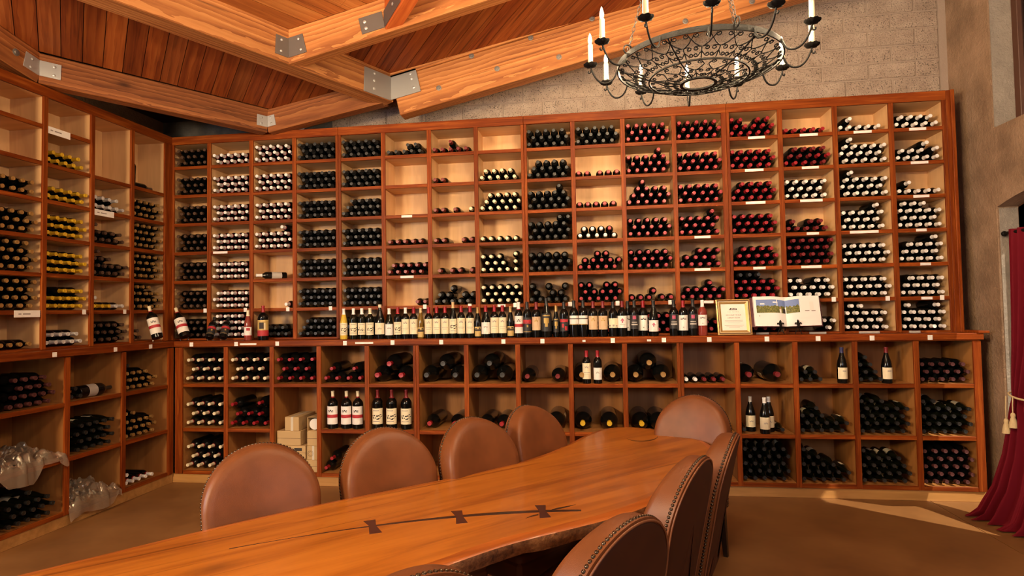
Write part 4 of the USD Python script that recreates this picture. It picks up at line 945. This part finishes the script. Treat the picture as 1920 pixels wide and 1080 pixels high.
for cr in CRACK:
    cr = np.array(cr); a = smooth(cr[:, :2], 40) if len(cr) > 3 else cr[:, :2]; b = smooth(cr[:, 2:], 40) if len(cr) > 3 else cr[:, 2:]
    jit = (meshkit.fbm(np.c_[a * 30, np.zeros(len(a))], 2, 3) - .5)[:, None] * .006
    a = a + jit * .6; b = b + jit
    g = Polygon(tl(np.vstack([a, b[::-1]]), 0)[:, :2]).buffer(0)
    for q in getattr(g, 'geoms', [g]):
        if q.area > 1e-6:
            m = trimesh.creation.extrude_polygon(q, .008, engine='earcut'); m.apply_translation((0, 0, ztop - .0076)); part(TT, 'crack', m, 'crack_fill')
for d in (-.46, 1.28):
    part(TT, 'pedestal', bev(d - .035, d + .035, -.20, .20, .05, .70, .008), 'dark_wood'); part(TT, 'foot', bev(d - .045, d + .045, -.27, .27, 0, .06, .01), 'dark_wood')

# ------------------------------------------------------------------ chairs: local +y is the way the sitter faces, origin at the back's foot
CW, CHh, CZ0 = .255, 1.035, .33
def outline(n=64, inset=0.):
    w = CW - inset; zc = CHh - CW * .98; pts = [(-w * .93, CZ0 + inset)]
    for k in range(1, 9): pts.append((-w * (.93 + .07 * k / 9), CZ0 + (zc - CZ0) * k / 9))
    for k in range(n - 17):
        t = math.pi * (1 - k / (n - 18)); pts.append((w * math.cos(t), zc + (w * .98) * math.sin(t)))
    for k in range(8, 0, -1): pts.append((w * (.93 + .07 * k / 9), CZ0 + (zc - CZ0) * k / 9))
    pts.append((w * .93, CZ0 + inset)); return np.array(pts)
def lean(z): return -.20 * max(0, z - .42) - .10 * max(0, z - .75) ** 2
def bring(inset, y, n=64):
    o = outline(n, inset); return np.array([(p[0], y + lean(p[1]) + .05 * (p[0] / CW) ** 2 * (1 if y > .03 else .25), p[1]) for p in o])
def make_chair(label, Mx):
    T = thing('dining_chair', label, 'chair', Mx, 'leather chairs around the slab table')
    bk = part(T, 'backrest', loft([bring(.010, .0), bring(0., .004), bring(0., .03), bring(0., .062), bring(.006, .082), bring(.022, .097), bring(.05, .107), bring(.11, .114), bring(.19, .118)], True, True), 'leather', 50)
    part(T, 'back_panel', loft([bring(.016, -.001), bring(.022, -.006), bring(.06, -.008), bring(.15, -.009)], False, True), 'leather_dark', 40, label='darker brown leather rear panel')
    o = bring(.010, -.003); part(T, 'piping', tube(o, .0042, 6), 'piping', True)
    # nail heads along the rear edge of the side band
    ring = bring(0., .018)
    seg = np.r_[0, np.cumsum(np.linalg.norm(np.diff(ring, axis=0), axis=1))]; L = seg[-1]; nn = int(L / .0158)
    dome = lathe([(.0070, 0), (.0066, .002), (.0048, .0042), (.0024, .0053), (0, .0055)], 8)
    for k in range(nn):
        s = (k + .5) * L / nn; i = min(np.searchsorted(seg, s) - 1, len(ring) - 2); t = (s - seg[i]) / (seg[i + 1] - seg[i])
        p = ring[i] * (1 - t) + ring[i + 1] * t; d = ring[i + 1] - ring[i]; d[1] = 0; d /= np.linalg.norm(d)
        nrm = np.array([-d[2], 0, d[0]])
        if nrm @ (p - np.array([0, p[1], .6])) < 0: nrm = -nrm
        m = dome.copy(); m.apply_transform(frame(p - nrm * .0005, np.cross([0, 1., 0], nrm), (0, 1., 0), nrm)); part(bk, 'nailhead', m, 'nail_brass', True)
    part(T, 'seat', trimesh.util.concatenate([bev(-.243, .243, .09, .555, .33, .455, .02)]), 'leather', 30)
    cu = []
    for k, (ins, z) in enumerate(((0, .452), (.0, .474), (.015, .488), (.05, .495))):
        a = np.array([(-.243 + ins, .105 + ins), (.243 - ins, .105 + ins), (.243 - ins, .56 - ins), (-.243 + ins, .56 - ins)]); pts = []
        for i in range(4):
            p0, p1, p2 = a[i - 1], a[i], a[(i + 1) % 4]; u = (p0 - p1) / np.linalg.norm(p0 - p1); v = (p2 - p1) / np.linalg.norm(p2 - p1)
            for t in np.linspace(0, 1, 5): pts.append((p1 + u * .04 * (1 - t) ** 2 + v * .04 * t ** 2).tolist() + [z])
        cu.append(np.array(pts))
    part(T, 'seat_cushion', loft(cu), 'leather', 50)
    for sx in (-1, 1):
        for y0, y1 in ((.10, .02), (.52, .53)):
            r0 = [np.array([(sx * .215 + a * w_, yy + b * w_, z) for a, b in ((-1, -1), (1, -1), (1, 1), (-1, 1))]) for z, w_, yy in ((0, .014, y1), (.34, .024, y0))]
            part(T, 'leg', loft(r0), 'leg_wood')
    return T
CH_ = [  # top of the back in plan, facing, label
 ((2.772, -3.030), (.60, -.80), 'leather chair nearest the camera on the far side, first of the four'),
 ((3.232, -2.620), (.70, -.71), 'leather chair second from the left along the far side'),
 ((3.640, -2.285), (.78, -.62), 'leather chair third from the left along the far side'),
 ((3.915, -1.835), (.86, -.51), 'leather chair fourth along the far side, nearest the wine racks'),
 ((5.050, -1.330), (-.45, -.89), 'leather chair at the far head of the table'),
 ((5.005, -2.655), (-.95, .32), 'leather chair seen from behind, farthest on the near side'),
 ((4.768, -3.140), (-.90, .44), 'leather chair seen from behind, second farthest on the near side'),
 ((4.455, -3.900), (-.80, .60), 'leather chair showing its arched rear panel and nailheads, near bottom right'),
 ((3.930, -4.335), (-.70, .71), 'leather chair cropped at the bottom edge with only its top showing')]
chair0 = None
for p, f_, lab in CH_:
    f_ = np.array(f_) / np.linalg.norm(f_); X = np.array([f_[1], -f_[0]])
    dy = lean(CHh) + .045; o = np.array(p) - f_ * dy
    Mx = gm((o[0], o[1], 0), (X[0], X[1], 0), (f_[0], f_[1], 0))
    if chair0 is None: chair0 = make_chair(lab, Mx)
    else: dup(chair0, Mx, lab)

# ------------------------------------------------------------------ chandelier
CC = np.array([4.904, -2.682, 2.862])
CHN = thing('chandelier', 'round black wrought-iron chandelier with scrollwork basket and candle lamps', 'chandelier', gm(CC))
RP = [(.395, .0), (.34, -.030), (.24, -.068), (.16, -.086), (.085, -.096), (.0, -.10)]
def bowl(r): return float(np.interp(r, [p[0] for p in RP[::-1]], [p[1] for p in RP[::-1]]))
def pol(r, a, dz=0.): return np.array([r * math.cos(a), r * math.sin(a), bowl(r) + dz])
def ringband(r, z, w, t):
    return lathe([(r - t, z - w / 2), (r, z - w / 2), (r, z + w / 2), (r - t, z + w / 2), (r - t, z - w / 2)], 72)
part(CHN, 'rim', ringband(.397, .004, .026, .006), 'iron', 40)
part(CHN, 'middle_ring', ringband(.243, bowl(.24), .007, .008), 'iron', 40)
part(CHN, 'hub_ring', ringband(.090, bowl(.085), .008, .016), 'iron', 40)
PH = 3.091
for k in range(6):
    a = -2.07 + k * math.pi / 3
    part(CHN, 'rib', tube([pol(r, a, .002) for r in (.088, .16, .24, .32, .394)], .0042, 6), 'iron', True)
def spiral(c, r0, r1, a0, turns, n=12):
    return [(c[0] + (r0 + (r1 - r0) * t) * math.cos(a0 + turns * 2 * math.pi * t), c[1] + (r0 + (r1 - r0) * t) * math.sin(a0 + turns * 2 * math.pi * t)) for t in np.linspace(0, 1, n)]
def motif(ra, rb, half, rev=False):
    """scroll motif between two rings; returns 2d polylines (tangential, radial)"""
    h = rb - ra; out = []
    for s in (-1, 1):
        # heart strand hanging from the outer ring to the middle point, ending in curls
        c1 = (s * half * .52, rb - h * .10); sp = spiral(c1, h * .03, h * .085, 0 if s > 0 else math.pi, s * 1.1)
        mid = [(s * half * .95, rb - h * .22), (s * half * .62, rb - h * .36), (s * half * .10, rb - h * .52)]
        c2 = (s * half * .48, rb - h * .58); tail = spiral(c2, h * .085, h * .03, math.pi / 2 * (1 if s > 0 else 1), -s * 1.1)
        out.append(sp + mid); out.append([(s * half * .10, rb - h * .50)] + tail)
        c3 = (s * half * .50, ra + h * .16); out.append([(0, ra + h * .30), (s * half * .22, ra + h * .17)] + spiral(c3, h * .085, h * .03, math.pi if s > 0 else 0, s * 1.1))
    out.append([(0, rb - h * .50), (0, ra + h * .02)])
    return out
def lift(poly, a0):
    return [pol(max(r, .02), a0 + t / max(r, .08), .0) for t, r in poly]
for k in range(24):
    a = -2.07 + (k + .5) * 2 * math.pi / 24
    part(CHN, 'scroll', cat([tube(lift(p, a), .0030, 4) for p in motif(.246, .388, .048)]), 'iron', True)
for k in range(12):
    a = -2.07 + (k + .5) * 2 * math.pi / 12
    part(CHN, 'scroll', cat([tube(lift(p, a), .0030, 4) for p in motif(.092, .236, .046)]), 'iron', True)
pan_prof = [(0, -.006), (.012, -.006), (.030, .002), (.036, .010), (.034, .0115), (.028, .005), (0, .0)]
for k in range(12):
    a = PH - k * math.pi / 6
    rad = np.array([math.cos(a), math.sin(a), 0]); P = lambda r, z: rad * r + np.array([0, 0, z])
    arm_pts = [P(.398, .008), P(.405, -.018), P(.425, -.045), P(.455, -.055), P(.485, -.045), P(.508, -.018), P(.522, .012), P(.530, .034)]
    from scipy.interpolate import CubicSpline
    cs = CubicSpline(np.linspace(0, 1, len(arm_pts)), np.array(arm_pts)); fine = cs(np.linspace(0, 1, 26))
    curl = [P(.538 + .014 * math.cos(t) * (1 - t / 9), .012 + .014 * math.sin(t) * (1 - t / 9)) for t in np.linspace(2.6, 7.6, 16)]
    A = part(CHN, 'arm', cat([tube(fine, .0048, 6), tube([fine[-3]] + curl, .0035, 5)]), 'iron', True)
    pan = lathe(pan_prof, 24); vv = pan.vertices.copy(); an = np.arctan2(vv[:, 1], vv[:, 0]); rr = np.hypot(vv[:, 0], vv[:, 1]); vv[:, 2] += .0028 * np.sin(an * 8) * (rr > .025); pan.vertices = vv
    pan.apply_translation(P(.530, .040)); part(A, 'drip_pan', pan, 'iron', 40)
    cd = lathe([(0, 0), (.0125, 0), (.0135, .03), (.0128, .07), (.0130, .108), (.010, .112), (0, .112)], 14); cd.apply_translation(P(.530, .044)); part(A, 'candle', cd, 'candle', 40)
    fl_ = lathe([(0, 0), (.0055, .002), (.0095, .012), (.0100, .020), (.0075, .034), (.0035, .047), (0, .056)], 12); fl_.apply_translation(P(.530, .157)); part(A, 'flame_bulb', fl_, 'flame', True)
for a in (-2.68, -1.30, .75):
    p0 = pol(.392, a) + np.array([0, 0, .02]); p1 = np.array([0, 0, 1.30]); d = p1 - p0; L = np.linalg.norm(d); d /= L
    hk = [p0 + np.array([0, 0, -.012]) + rad_ for rad_ in [np.array([math.cos(a), math.sin(a), 0]) * .022 * math.sin(t) + np.array([0, 0, .022 - .022 * math.cos(t)]) for t in np.linspace(-.3, 4.6, 14)]]
    part(CHN, 'hook', tube(hk, .0035, 5), 'iron', True)
    ch = thing_child(CHN, 'chain', Gf.Matrix4d(1)); n = int(L / .026); u = np.cross(d, [0, 0, 1.]); u /= np.linalg.norm(u); w = np.cross(d, u)
    for i in range(n):
        c = p0 + d * (i + .5) * L / n; q = u if i % 2 else w
        lk = [c + d * .0155 * math.sin(t) + q * .0065 * math.cos(t) for t in np.linspace(0, 2 * math.pi, 10, endpoint=False)]
        part(ch, 'link', tube(lk, .0017, 4, True), 'chain_iron', True)
part(CHN, 'ceiling_rod', tube([(0, 0, 1.28), (0, 0, 1.6), (0, 0, 2.0)], .008, 8), 'iron', True)
part(CHN, 'canopy', lathe([(0, 1.97), (.05, 1.98), (.06, 2.0), (.06, 2.02), (0, 2.02)], 20), 'iron', 30)

# ------------------------------------------------------------------ curtain
rodp = [(7.70, y, 2.215) for y in np.linspace(-.285, -1.60, 6)]
RODT = thing('curtain_rod', 'black curtain rod with ball finial across the doorway', 'curtain rod')
part(RODT, 'rod', tube(rodp, .013, 10), 'iron', True)
fs = trimesh.creation.icosphere(2, .022); fs.apply_scale((1, .9, 1)); fs.apply_translation((7.70, -.293, 2.215)); part(RODT, 'finial', fs, 'iron', True)
zs = [2.24, 2.19, 1.95, 1.72, 1.45, 1.30, 1.10, .98, .935, .90, .84, .70, .49, .36, .26, .15, .07, .025, .012]
def cline(z):
    Z = [0., .05, .26, .49, .70, .85, .926, 1.0, 1.30, 1.72, 2.24]
    ax = np.interp(z, Z, [7.27, 7.29, 7.38, 7.47, 7.53, 7.565, 7.575, 7.58, 7.61, 7.64, 7.69]); ay = np.interp(z, Z, [-.52, -.56, -.60, -.575, -.54, -.515, -.530, -.520, -.49, -.45, -.37])
    bx_ = np.interp(z, Z, [7.42, 7.45, 7.52, 7.57, 7.61, 7.62, 7.62, 7.63, 7.66, 7.68, 7.70]); by = np.interp(z, Z, [-1.42, -1.38, -1.28, -1.16, -1.02, -.86, -.82, -.88, -1.05, -1.15, -1.22])
    return np.array([ax, ay]), np.array([bx_, by])
NU = 140; V = []
for z in zs:
    a, b = cline(z); d = (b - a); L = np.linalg.norm(d); d /= L; nrm = np.array([-d[1], d[0]]); nrm = nrm if nrm[0] < 0 else -nrm
    amp = np.interp(z, [0, .3, .9, 1.0, 1.6, 2.24], [.075, .062, .030, .034, .026, .016])
    for u in np.linspace(0, 1, NU):
        ph = u * 2 * math.pi * 8.5 + .5 * math.sin(u * 11) + .4 * math.sin(z * 2.3 + u * 5)
        o = amp * (math.sin(ph) + .35 * math.sin(ph * 2.3 + 1.3)); q = a + d * L * u + nrm * o
        if z < .05: q = q + nrm * (.10 * (.05 - z) / .05 * (.6 + .4 * math.sin(u * 19)))
        V.append((q[0], q[1], z + (.012 * math.sin(ph * 1.5) if z < .2 and z > .03 else 0)))
V = np.array(V); nz_ = len(zs); F = []
for i in range(nz_ - 1):
    for j in range(NU - 1):
        k = i * NU + j; F += [(k, k + 1, k + NU + 1), (k, k + NU + 1, k + NU)]
CT = thing('curtain', 'deep red velvet curtain pooling on the floor beside the right wall', 'curtain')
part(CT, 'drape', trimesh.Trimesh(V, F, process=False), 'velvet', True)
TBK = thing('curtain_tieback', 'cream rope tieback with two tassels gathering the red curtain', 'tieback')
a, b = cline(.93); d = (b - a) / np.linalg.norm(b - a); nrm = np.array([-d[1], d[0]]); nrm = nrm if nrm[0] < 0 else -nrm
loopp = [tuple(a - d * .03 - nrm * .05) + (.95,)] + [tuple(a + d * s + nrm * .062) + (.94 - .02 * math.sin(s * 9),) for s in np.linspace(-.005, .26, 10)] + [tuple(b + d * .02 + nrm * .04) + (.98,)]
part(TBK, 'rope', tube(smooth(loopp, 30), .008, 7), 'rope', True)
def tassel(p, zt):
    part(TBK, 'cord', tube([(p[0], p[1], .93), (p[0] - .003, p[1] + .002, (.93 + zt) / 2), (p[0] - .004, p[1], zt)], .0045, 6), 'rope', True)
    prof = [(0, 0), (.030, .0), (.026, .035), (.019, .065), (.014, .078), (.0165, .086), (.0165, .100), (.010, .112), (0, .114)]
    m = lathe(prof, 24); v = m.vertices.copy(); an = np.arctan2(v[:, 1], v[:, 0]); f = 1 + .08 * np.sin(an * 12) * (v[:, 2] < .07); v[:, 0] *= f; v[:, 1] *= f; m.vertices = v
    m.apply_translation((p[0] - .004, p[1], zt - .112)); part(TBK, 'tassel', m, 'rope', 40)
t1 = a + d * .02 + nrm * .085; t2 = a + d * .085 + nrm * .085
tassel(t1, .755); tassel(t2, .81)

# ------------------------------------------------------------------ framed notice, open book, little rests on the ledge
def quad(o, X, Y, w0, w1, h0, h1, d=.0004):
    """thin printed piece on the plane o + X, Y"""
    X, Y = np.array(X, float), np.array(Y, float); N = np.cross(X, Y)
    m = bx(w0, w1, h0, h1, 0, d); m.apply_transform(frame(o, X, Y, N)); return m
FRX = np.array([.995, .06, 0]); FRX /= np.linalg.norm(FRX)
FRY = np.array([-.012, .20, .98]); FRY -= FRX * (FRY @ FRX); FRY /= np.linalg.norm(FRY); FRN = np.cross(FRX, FRY)
FO = np.array([5.440, -.150, 1.4005])
FT = thing('picture_frame', 'gold picture frame with printed welcome notice leaning on the ledge', 'picture frame', gm(FO, FRX, FRY, FRN))
FW, FH = .296, .322
def ringframe(i0, i1, z0, z1a, z1b):
    """moulding between two insets, height going from z1a (outer) to z1b (inner)"""
    rec = lambda i, z: np.array([(i, i, z), (FW - i, i, z), (FW - i, FH - i, z), (i, FH - i, z)])
    return loft([rec(i0, z0), rec(i0, z1a), rec(i1, z1b), rec(i1, z0)], False, False)
part(FT, 'backing', bx(.005, FW - .005, .005, FH - .005, .0, .006), 'dark_wood')
part(FT, 'outer_moulding', ringframe(0, .010, .0, .020, .022), 'gold_frame'); part(FT, 'groove', ringframe(.010, .017, .0, .014, .012), 'brown_frame')
part(FT, 'inner_moulding', ringframe(.017, .026, .0, .020, .019), 'gold_pale'); part(FT, 'bevel', ringframe(.026, .042, .0, .019, .009), 'gold_frame')
nt = part(FT, 'notice', bx(.042, FW - .042, .042, FH - .042, .006, .0085), 'paper')
def lettering(txt, h, cx, y, m_, bold=False, spread=None):
    if spread:
        ms = []; x = 0
        for ch in txt:
            if ch != ' ': g = meshkit.text_mesh(ch, h, .0003, bold); g.apply_translation((x, 0, 0)); ms.append(g)
            x += spread
        m = cat(ms)
    else: m = meshkit.text_mesh(txt, h, .0003, bold)
    b = m.bounds; m.apply_translation((cx - (b[0][0] + b[1][0]) / 2, y, .0085)); part(nt, 'print', m, m_)
cx = FW / 2
lettering('FAR NIENTE', .0075, cx, .206, 'soft_ink', False, .0105)
lettering('WELCOME TO OUR', .0105, cx, .175, 'soft_ink', True); lettering('LIBRARY ROOM', .0105, cx, .151, 'soft_ink', True)
g = [bx(cx - .034 + i * .0085, cx - .028 + i * .0085, .226 + .006 * ((i * 7) % 3) / 2, .236 + .005 * ((i * 5) % 3) / 2, .0085, .0088) for i in range(8)] + [bx(cx - .036, cx + .036, .226, .2295, .0085, .0088), bx(cx - .026, cx + .026, .240, .243, .0085, .0088)]
part(nt, 'print', cat(g), 'ink')
lines = [bx(cx - w, cx + w, y, y + .003, .0085, .0087) for y, w in ((.132, .078), (.120, .076), (.108, .054), (.085, .084), (.076, .070), (.067, .046))]
part(nt, 'print', cat(lines), 'label_grey')
# book
BT = thing('open_book', 'large open photo book propped on a stand beside the gold frame', 'book', gm((6.035, -.115, 1.474), FRX, FRY, FRN))
def page_block(sgn):
    w = .275 if sgn < 0 else .29; pr = []
    xs_ = np.linspace(0, 1, 12); H = .250
    topz = [.010 + .022 * math.sin(min(1, t * 3.2) * math.pi / 2) - .006 * t for t in xs_]
    V = []; F = []
    for y in (0, H):
        for t, z in zip(xs_, topz): V.append((sgn * t * w, y + (.016 * math.sin(min(1, t * 2.2) * math.pi / 2) if y else -.006 * (1 - t)), z))
        for t in xs_: V.append((sgn * t * (w + .006 * 0), y + (.012 if y else 0), .002))
    k = len(xs_)
    for i in range(k - 1):
        F += [(i, i + 1, 2 * k + i + 1, 2 * k + i), (k + i, 3 * k + i, 3 * k + i + 1, k + i + 1), (i, k + i, k + i + 1, i + 1), (2 * k + i, 2 * k + i + 1, 3 * k + i + 1, 3 * k + i)]
    F += [(k - 1, 2 * k - 1, 4 * k - 1, 3 * k - 1)]
    f = [t for q in F for t in ((q[0], q[1], q[2]), (q[0], q[2], q[3]))]
    m = trimesh.Trimesh(np.array(V), f, process=False); m.fix_normals(); return m, w, lambda t: float(np.interp(t, xs_, topz)), lambda t: .016 * math.sin(min(1, t * 2.2) * math.pi / 2)
part(BT, 'cover', bev(-.30, .31, -.006, .262, -.006, .002, .002), 'book_cover')
for sgn in (-1, 1):
    m, w, zf, yf = page_block(sgn); pg = part(BT, 'page_block', m, 'book_page', 40)
    def onpage(t0, t1, y0, y1, m_, n=10, d=.0007, wav=None):
        V = []; F = []
        for i, t in enumerate(np.linspace(t0, t1, n)):
            f0 = yf(t) - .006 * (1 - t) * 0
            yb = y1 + (wav(t) if wav else 0)
            V += [(sgn * t * w, y0 + f0 * .6, zf(t) + d), (sgn * t * w, yb + f0 * .8, zf(t) + d)]
        for i in range(n - 1): F += [(2 * i, 2 * i + 2, 2 * i + 3), (2 * i, 2 * i + 3, 2 * i + 1)] if sgn > 0 else [(2 * i, 2 * i + 3, 2 * i + 2), (2 * i, 2 * i + 1, 2 * i + 3)]
        part(pg, 'print', trimesh.Trimesh(np.array(V), F, process=False), m_, True)
    t1 = .92 if sgn < 0 else .40
    onpage(.0, t1, .165, .225, 'sky_print'); onpage(0.02, t1, .108, .168, 'vine_print', d=.0009, n=24, wav=lambda t: .006 * math.sin(t * 60) + .004 * math.sin(t * 23))
    for q in ((.25, .40, .196), (.66, .80, .182)):
        if q[1] < t1: onpage(q[0], q[1], q[2], q[2] + .010, 'cloud_print', 6, .0009)
    if sgn < 0:
        onpage(.145, .205, .110, .142, 'label_white', 4, .0012); onpage(.15, .20, .143, .158, 'skin_print', 4, .0012); onpage(.01, .10, .110, .150, 'ink', 5, .0012)
        onpage(.83, .86, .077, .081, 'soft_ink', 3)
    else:
        onpage(.70, .82, .125, .200, 'label_white', 4, .0009); onpage(.55, .68, .118, .121, 'soft_ink', 4); onpage(.74, .86, .117, .120, 'soft_ink', 4)
ES = thing('book_stand', 'dark iron book stand with two fleur-de-lis stops', 'book stand', gm((6.035, -.115, 1.474), FRX, FRY, FRN))
def fleur():
    c = Polygon([(0, .052), (-.008, .036), (-.009, .022), (-.004, .010), (-.010, -.004), (.010, -.004), (.004, .010), (.009, .022), (.008, .036)])
    w_ = []
    for s in (-1, 1):
        pts = [(s * x, y) for x, y in ((.004, .012), (.010, .024), (.018, .029), (.025, .025), (.028, .016), (.024, .012), (.021, .018), (.016, .020), (.011, .015), (.007, .008))]
        w_.append(Polygon(pts).buffer(.0008))
    return unary_union([c.buffer(.001), sbox(-.014, .006, .014, .011)] + w_)
for x in (-.065, .085):
    g = fleur(); m = cat([trimesh.creation.extrude_polygon(q, .005, engine='earcut') for q in getattr(g, 'geoms', [g])]); m.apply_scale((1.05, 1.05, 1)); m.apply_translation((x, -.004, .038)); part(ES, 'fleur_stop', m, 'iron')
    part(ES, 'foot', cat([tube([(x, -.004, .040), (x, -.012, .030), (x, -.014, .0), (x, -.010, -.012)], .0035, 6), tube([(x - .03, -.0755, .020), (x - .012, -.035, .028), (x, -.012, .030), (x + .012, -.035, .028), (x + .03, -.0755, .020)], .0032, 6)]), 'iron', True)
part(ES, 'back_frame', cat([tube([(-.12, -.013, -.012), (.14, -.013, -.012)], .004, 6), tube([(-.10, -.013, -.012), (-.10, .18, -.012)], .004, 6), tube([(.12, -.013, -.012), (.12, .18, -.012)], .004, 6), tube([(-.10, .18, -.012), (.12, .18, -.012)], .004, 6), tube([(.01, .15, -.014), (.01, -.03, -.075)], .004, 6)]), 'iron', True)

# ------------------------------------------------------------------ cartons in the third low cubby
def carton(label, x0, x1, y0, y1, z0, z1, tape=True, mark=False, open_=False, name='carton'):
    T = thing(name, label, 'box', gm((x0, y0, z0))); w, d_, h = x1 - x0, y1 - y0, z1 - z0
    if open_:
        for q in (bx(0, w, 0, d_, 0, .004), bx(0, .004, 0, d_, 0, h), bx(w - .004, w, 0, d_, 0, h), bx(0, w, d_ - .004, d_, 0, h), bx(0, w, 0, d_, h - .004, h)): part(T, 'panel', q, 'carton')
    else:
        part(T, 'box_body', bev(0, w, 0, d_, 0, h, .003), 'carton')
        if tape: part(T, 'tape', cat([bx(w * .42, w * .60, -.0006, 0, 0, h), bx(w * .42, w * .60, -.0006, d_, h, h + .0006)]), 'tape')
        else: part(T, 'seam', bx(0, w, -.0005, 0, h * .48, h * .50), 'brown_frame')
    if mark:
        rng = [tube([(w * mark + r * math.cos(t), -.0006, h * .45 + r * math.sin(t)) for t in np.linspace(0, 6.28, 16, endpoint=False)], .0012, 4, True) for r in (.028, .019)]
        part(T, 'print', cat(rng), 'brown_frame')
        if w > .22: part(T, 'print', bx(w * .56, w * .86, -.0008, 0, h * .62, h * .84), 'ink')
    return T
lz0 = LZ[0] + .0172
carton('plain brown carton at the bottom right of the carton pile', 1.425, 1.690, -.16, .16, lz0, .238, tape=False)
carton('wide brown carton at the bottom left of the pile', 1.245, 1.415, -.14, .16, lz0, .238, tape=False)
carton('brown carton with printed round mark and stamp, second layer left', 1.285, 1.548, -.155, .17, .2395, .371, False, .24)
carton('narrow brown carton with round mark and tape, second layer right', 1.562, 1.690, -.155, .17, .2395, .371, True, .30)
carton('wide brown carton under the taped long one', 1.25, 1.496, -.150, .17, .3720, .5125, False)
carton('small brown carton under the open box at right', 1.562, 1.690, -.150, .17, .3720, .5125, False)
carton('long brown carton with taped end on top of the pile', 1.333, 1.478, -.150, .20, .5135, .648, True)
carton('open brown box holding a white roll, top right of the pile', 1.566, 1.690, -.150, .16, .5135, .650, open_=True, name='open_carton')
rl = lathe([(0, 0), (.052, 0), (.055, .004), (.055, .24), (.052, .244), (0, .244)], 24); rl.apply_transform(frame((1.628, .12, .5755), (1, 0, 0), (0, 0, 1), (0, -1, 0)))
solo('paper_roll', rl, 'paper', 'white paper roll lying inside the open brown box', 'paper roll', smooth=40)

# ------------------------------------------------------------------ bottles wrapped in crumpled plastic on the left low shelves
def film(label, y0, y1, zf, hump, seed, drop):
    nx, ny = 46, 70; xs_ = np.linspace(-.22, FX + .055, nx); ys_ = np.linspace(y0, y1, ny)
    X, Y = np.meshgrid(xs_, ys_, indexing='ij'); Z = np.full_like(X, .006)
    for c in hump:
        t = np.clip(1 - ((Y - c[0]) / c[1]) ** 2, 0, None); fx = np.clip((FX - .02 - X) / .16, 0, 1) ** .5
        Z = np.maximum(Z, c[2] * np.sqrt(t) * (.35 + .65 * fx))
    p = np.stack([X * 9, Y * 9, np.zeros_like(X)], -1); cr = np.abs(meshkit.noise(p * 1.6, seed) - .5) * 2; cr2 = np.abs(meshkit.noise(p * 4.1 + 7, seed + 1) - .5) * 2
    Z = Z + .060 * cr * (Z > .004) + .035 * cr2
    over = np.clip((X - (FX + .002)) / .05, 0, 1); dz = drop * (-.35 + 2.1 * meshkit.noise(np.stack([Y * 11, Y * 0, Y * 0], -1), seed + 3))
    edge = np.clip(np.minimum(Y - y0, y1 - Y) / .05, 0, 1) ** .5
    Z = Z * edge * (1 - over) + .006 * (1 - over) - over * np.maximum(dz, .004); Xo = np.where(over > 0, FX + .006 + .02 * cr + .012 * over, X + .014 * (cr2 - .5) * (X < FX - .03))
    Zw = np.where(over > 0, zf + Z, np.maximum(zf + .004, zf + Z))
    V = np.stack([Xo, Y + .012 * (cr - .5), Zw], -1).reshape(-1, 3); F = []
    for i in range(nx - 1):
        for j in range(ny - 1):
            k = i * ny + j; F += [(k, k + ny, k + ny + 1), (k, k + ny + 1, k + 1)]
    solo('plastic_wrap', trimesh.Trimesh(V, F, process=False), 'plastic_film', label, 'plastic wrap', smooth=12)
film('crumpled clear plastic sheet over bottles, middle shelf at left edge', -1.985, -1.44, LZ[1] + .0170, [(-1.90, .07, .085), (-1.76, .07, .09), (-1.62, .06, .09)], 11, .09)
film('crumpled clear plastic sheet over bottles, lowest shelf of left rack', -1.405, -.87, LZ[0] + .0170, [(-1.30, .07, .09), (-1.14, .08, .12), (-1.02, .06, .09)], 23, .07)
print('bottle kinds', count, 'dup labels', {k: v for k, v in LABELS.items() if v > 1})
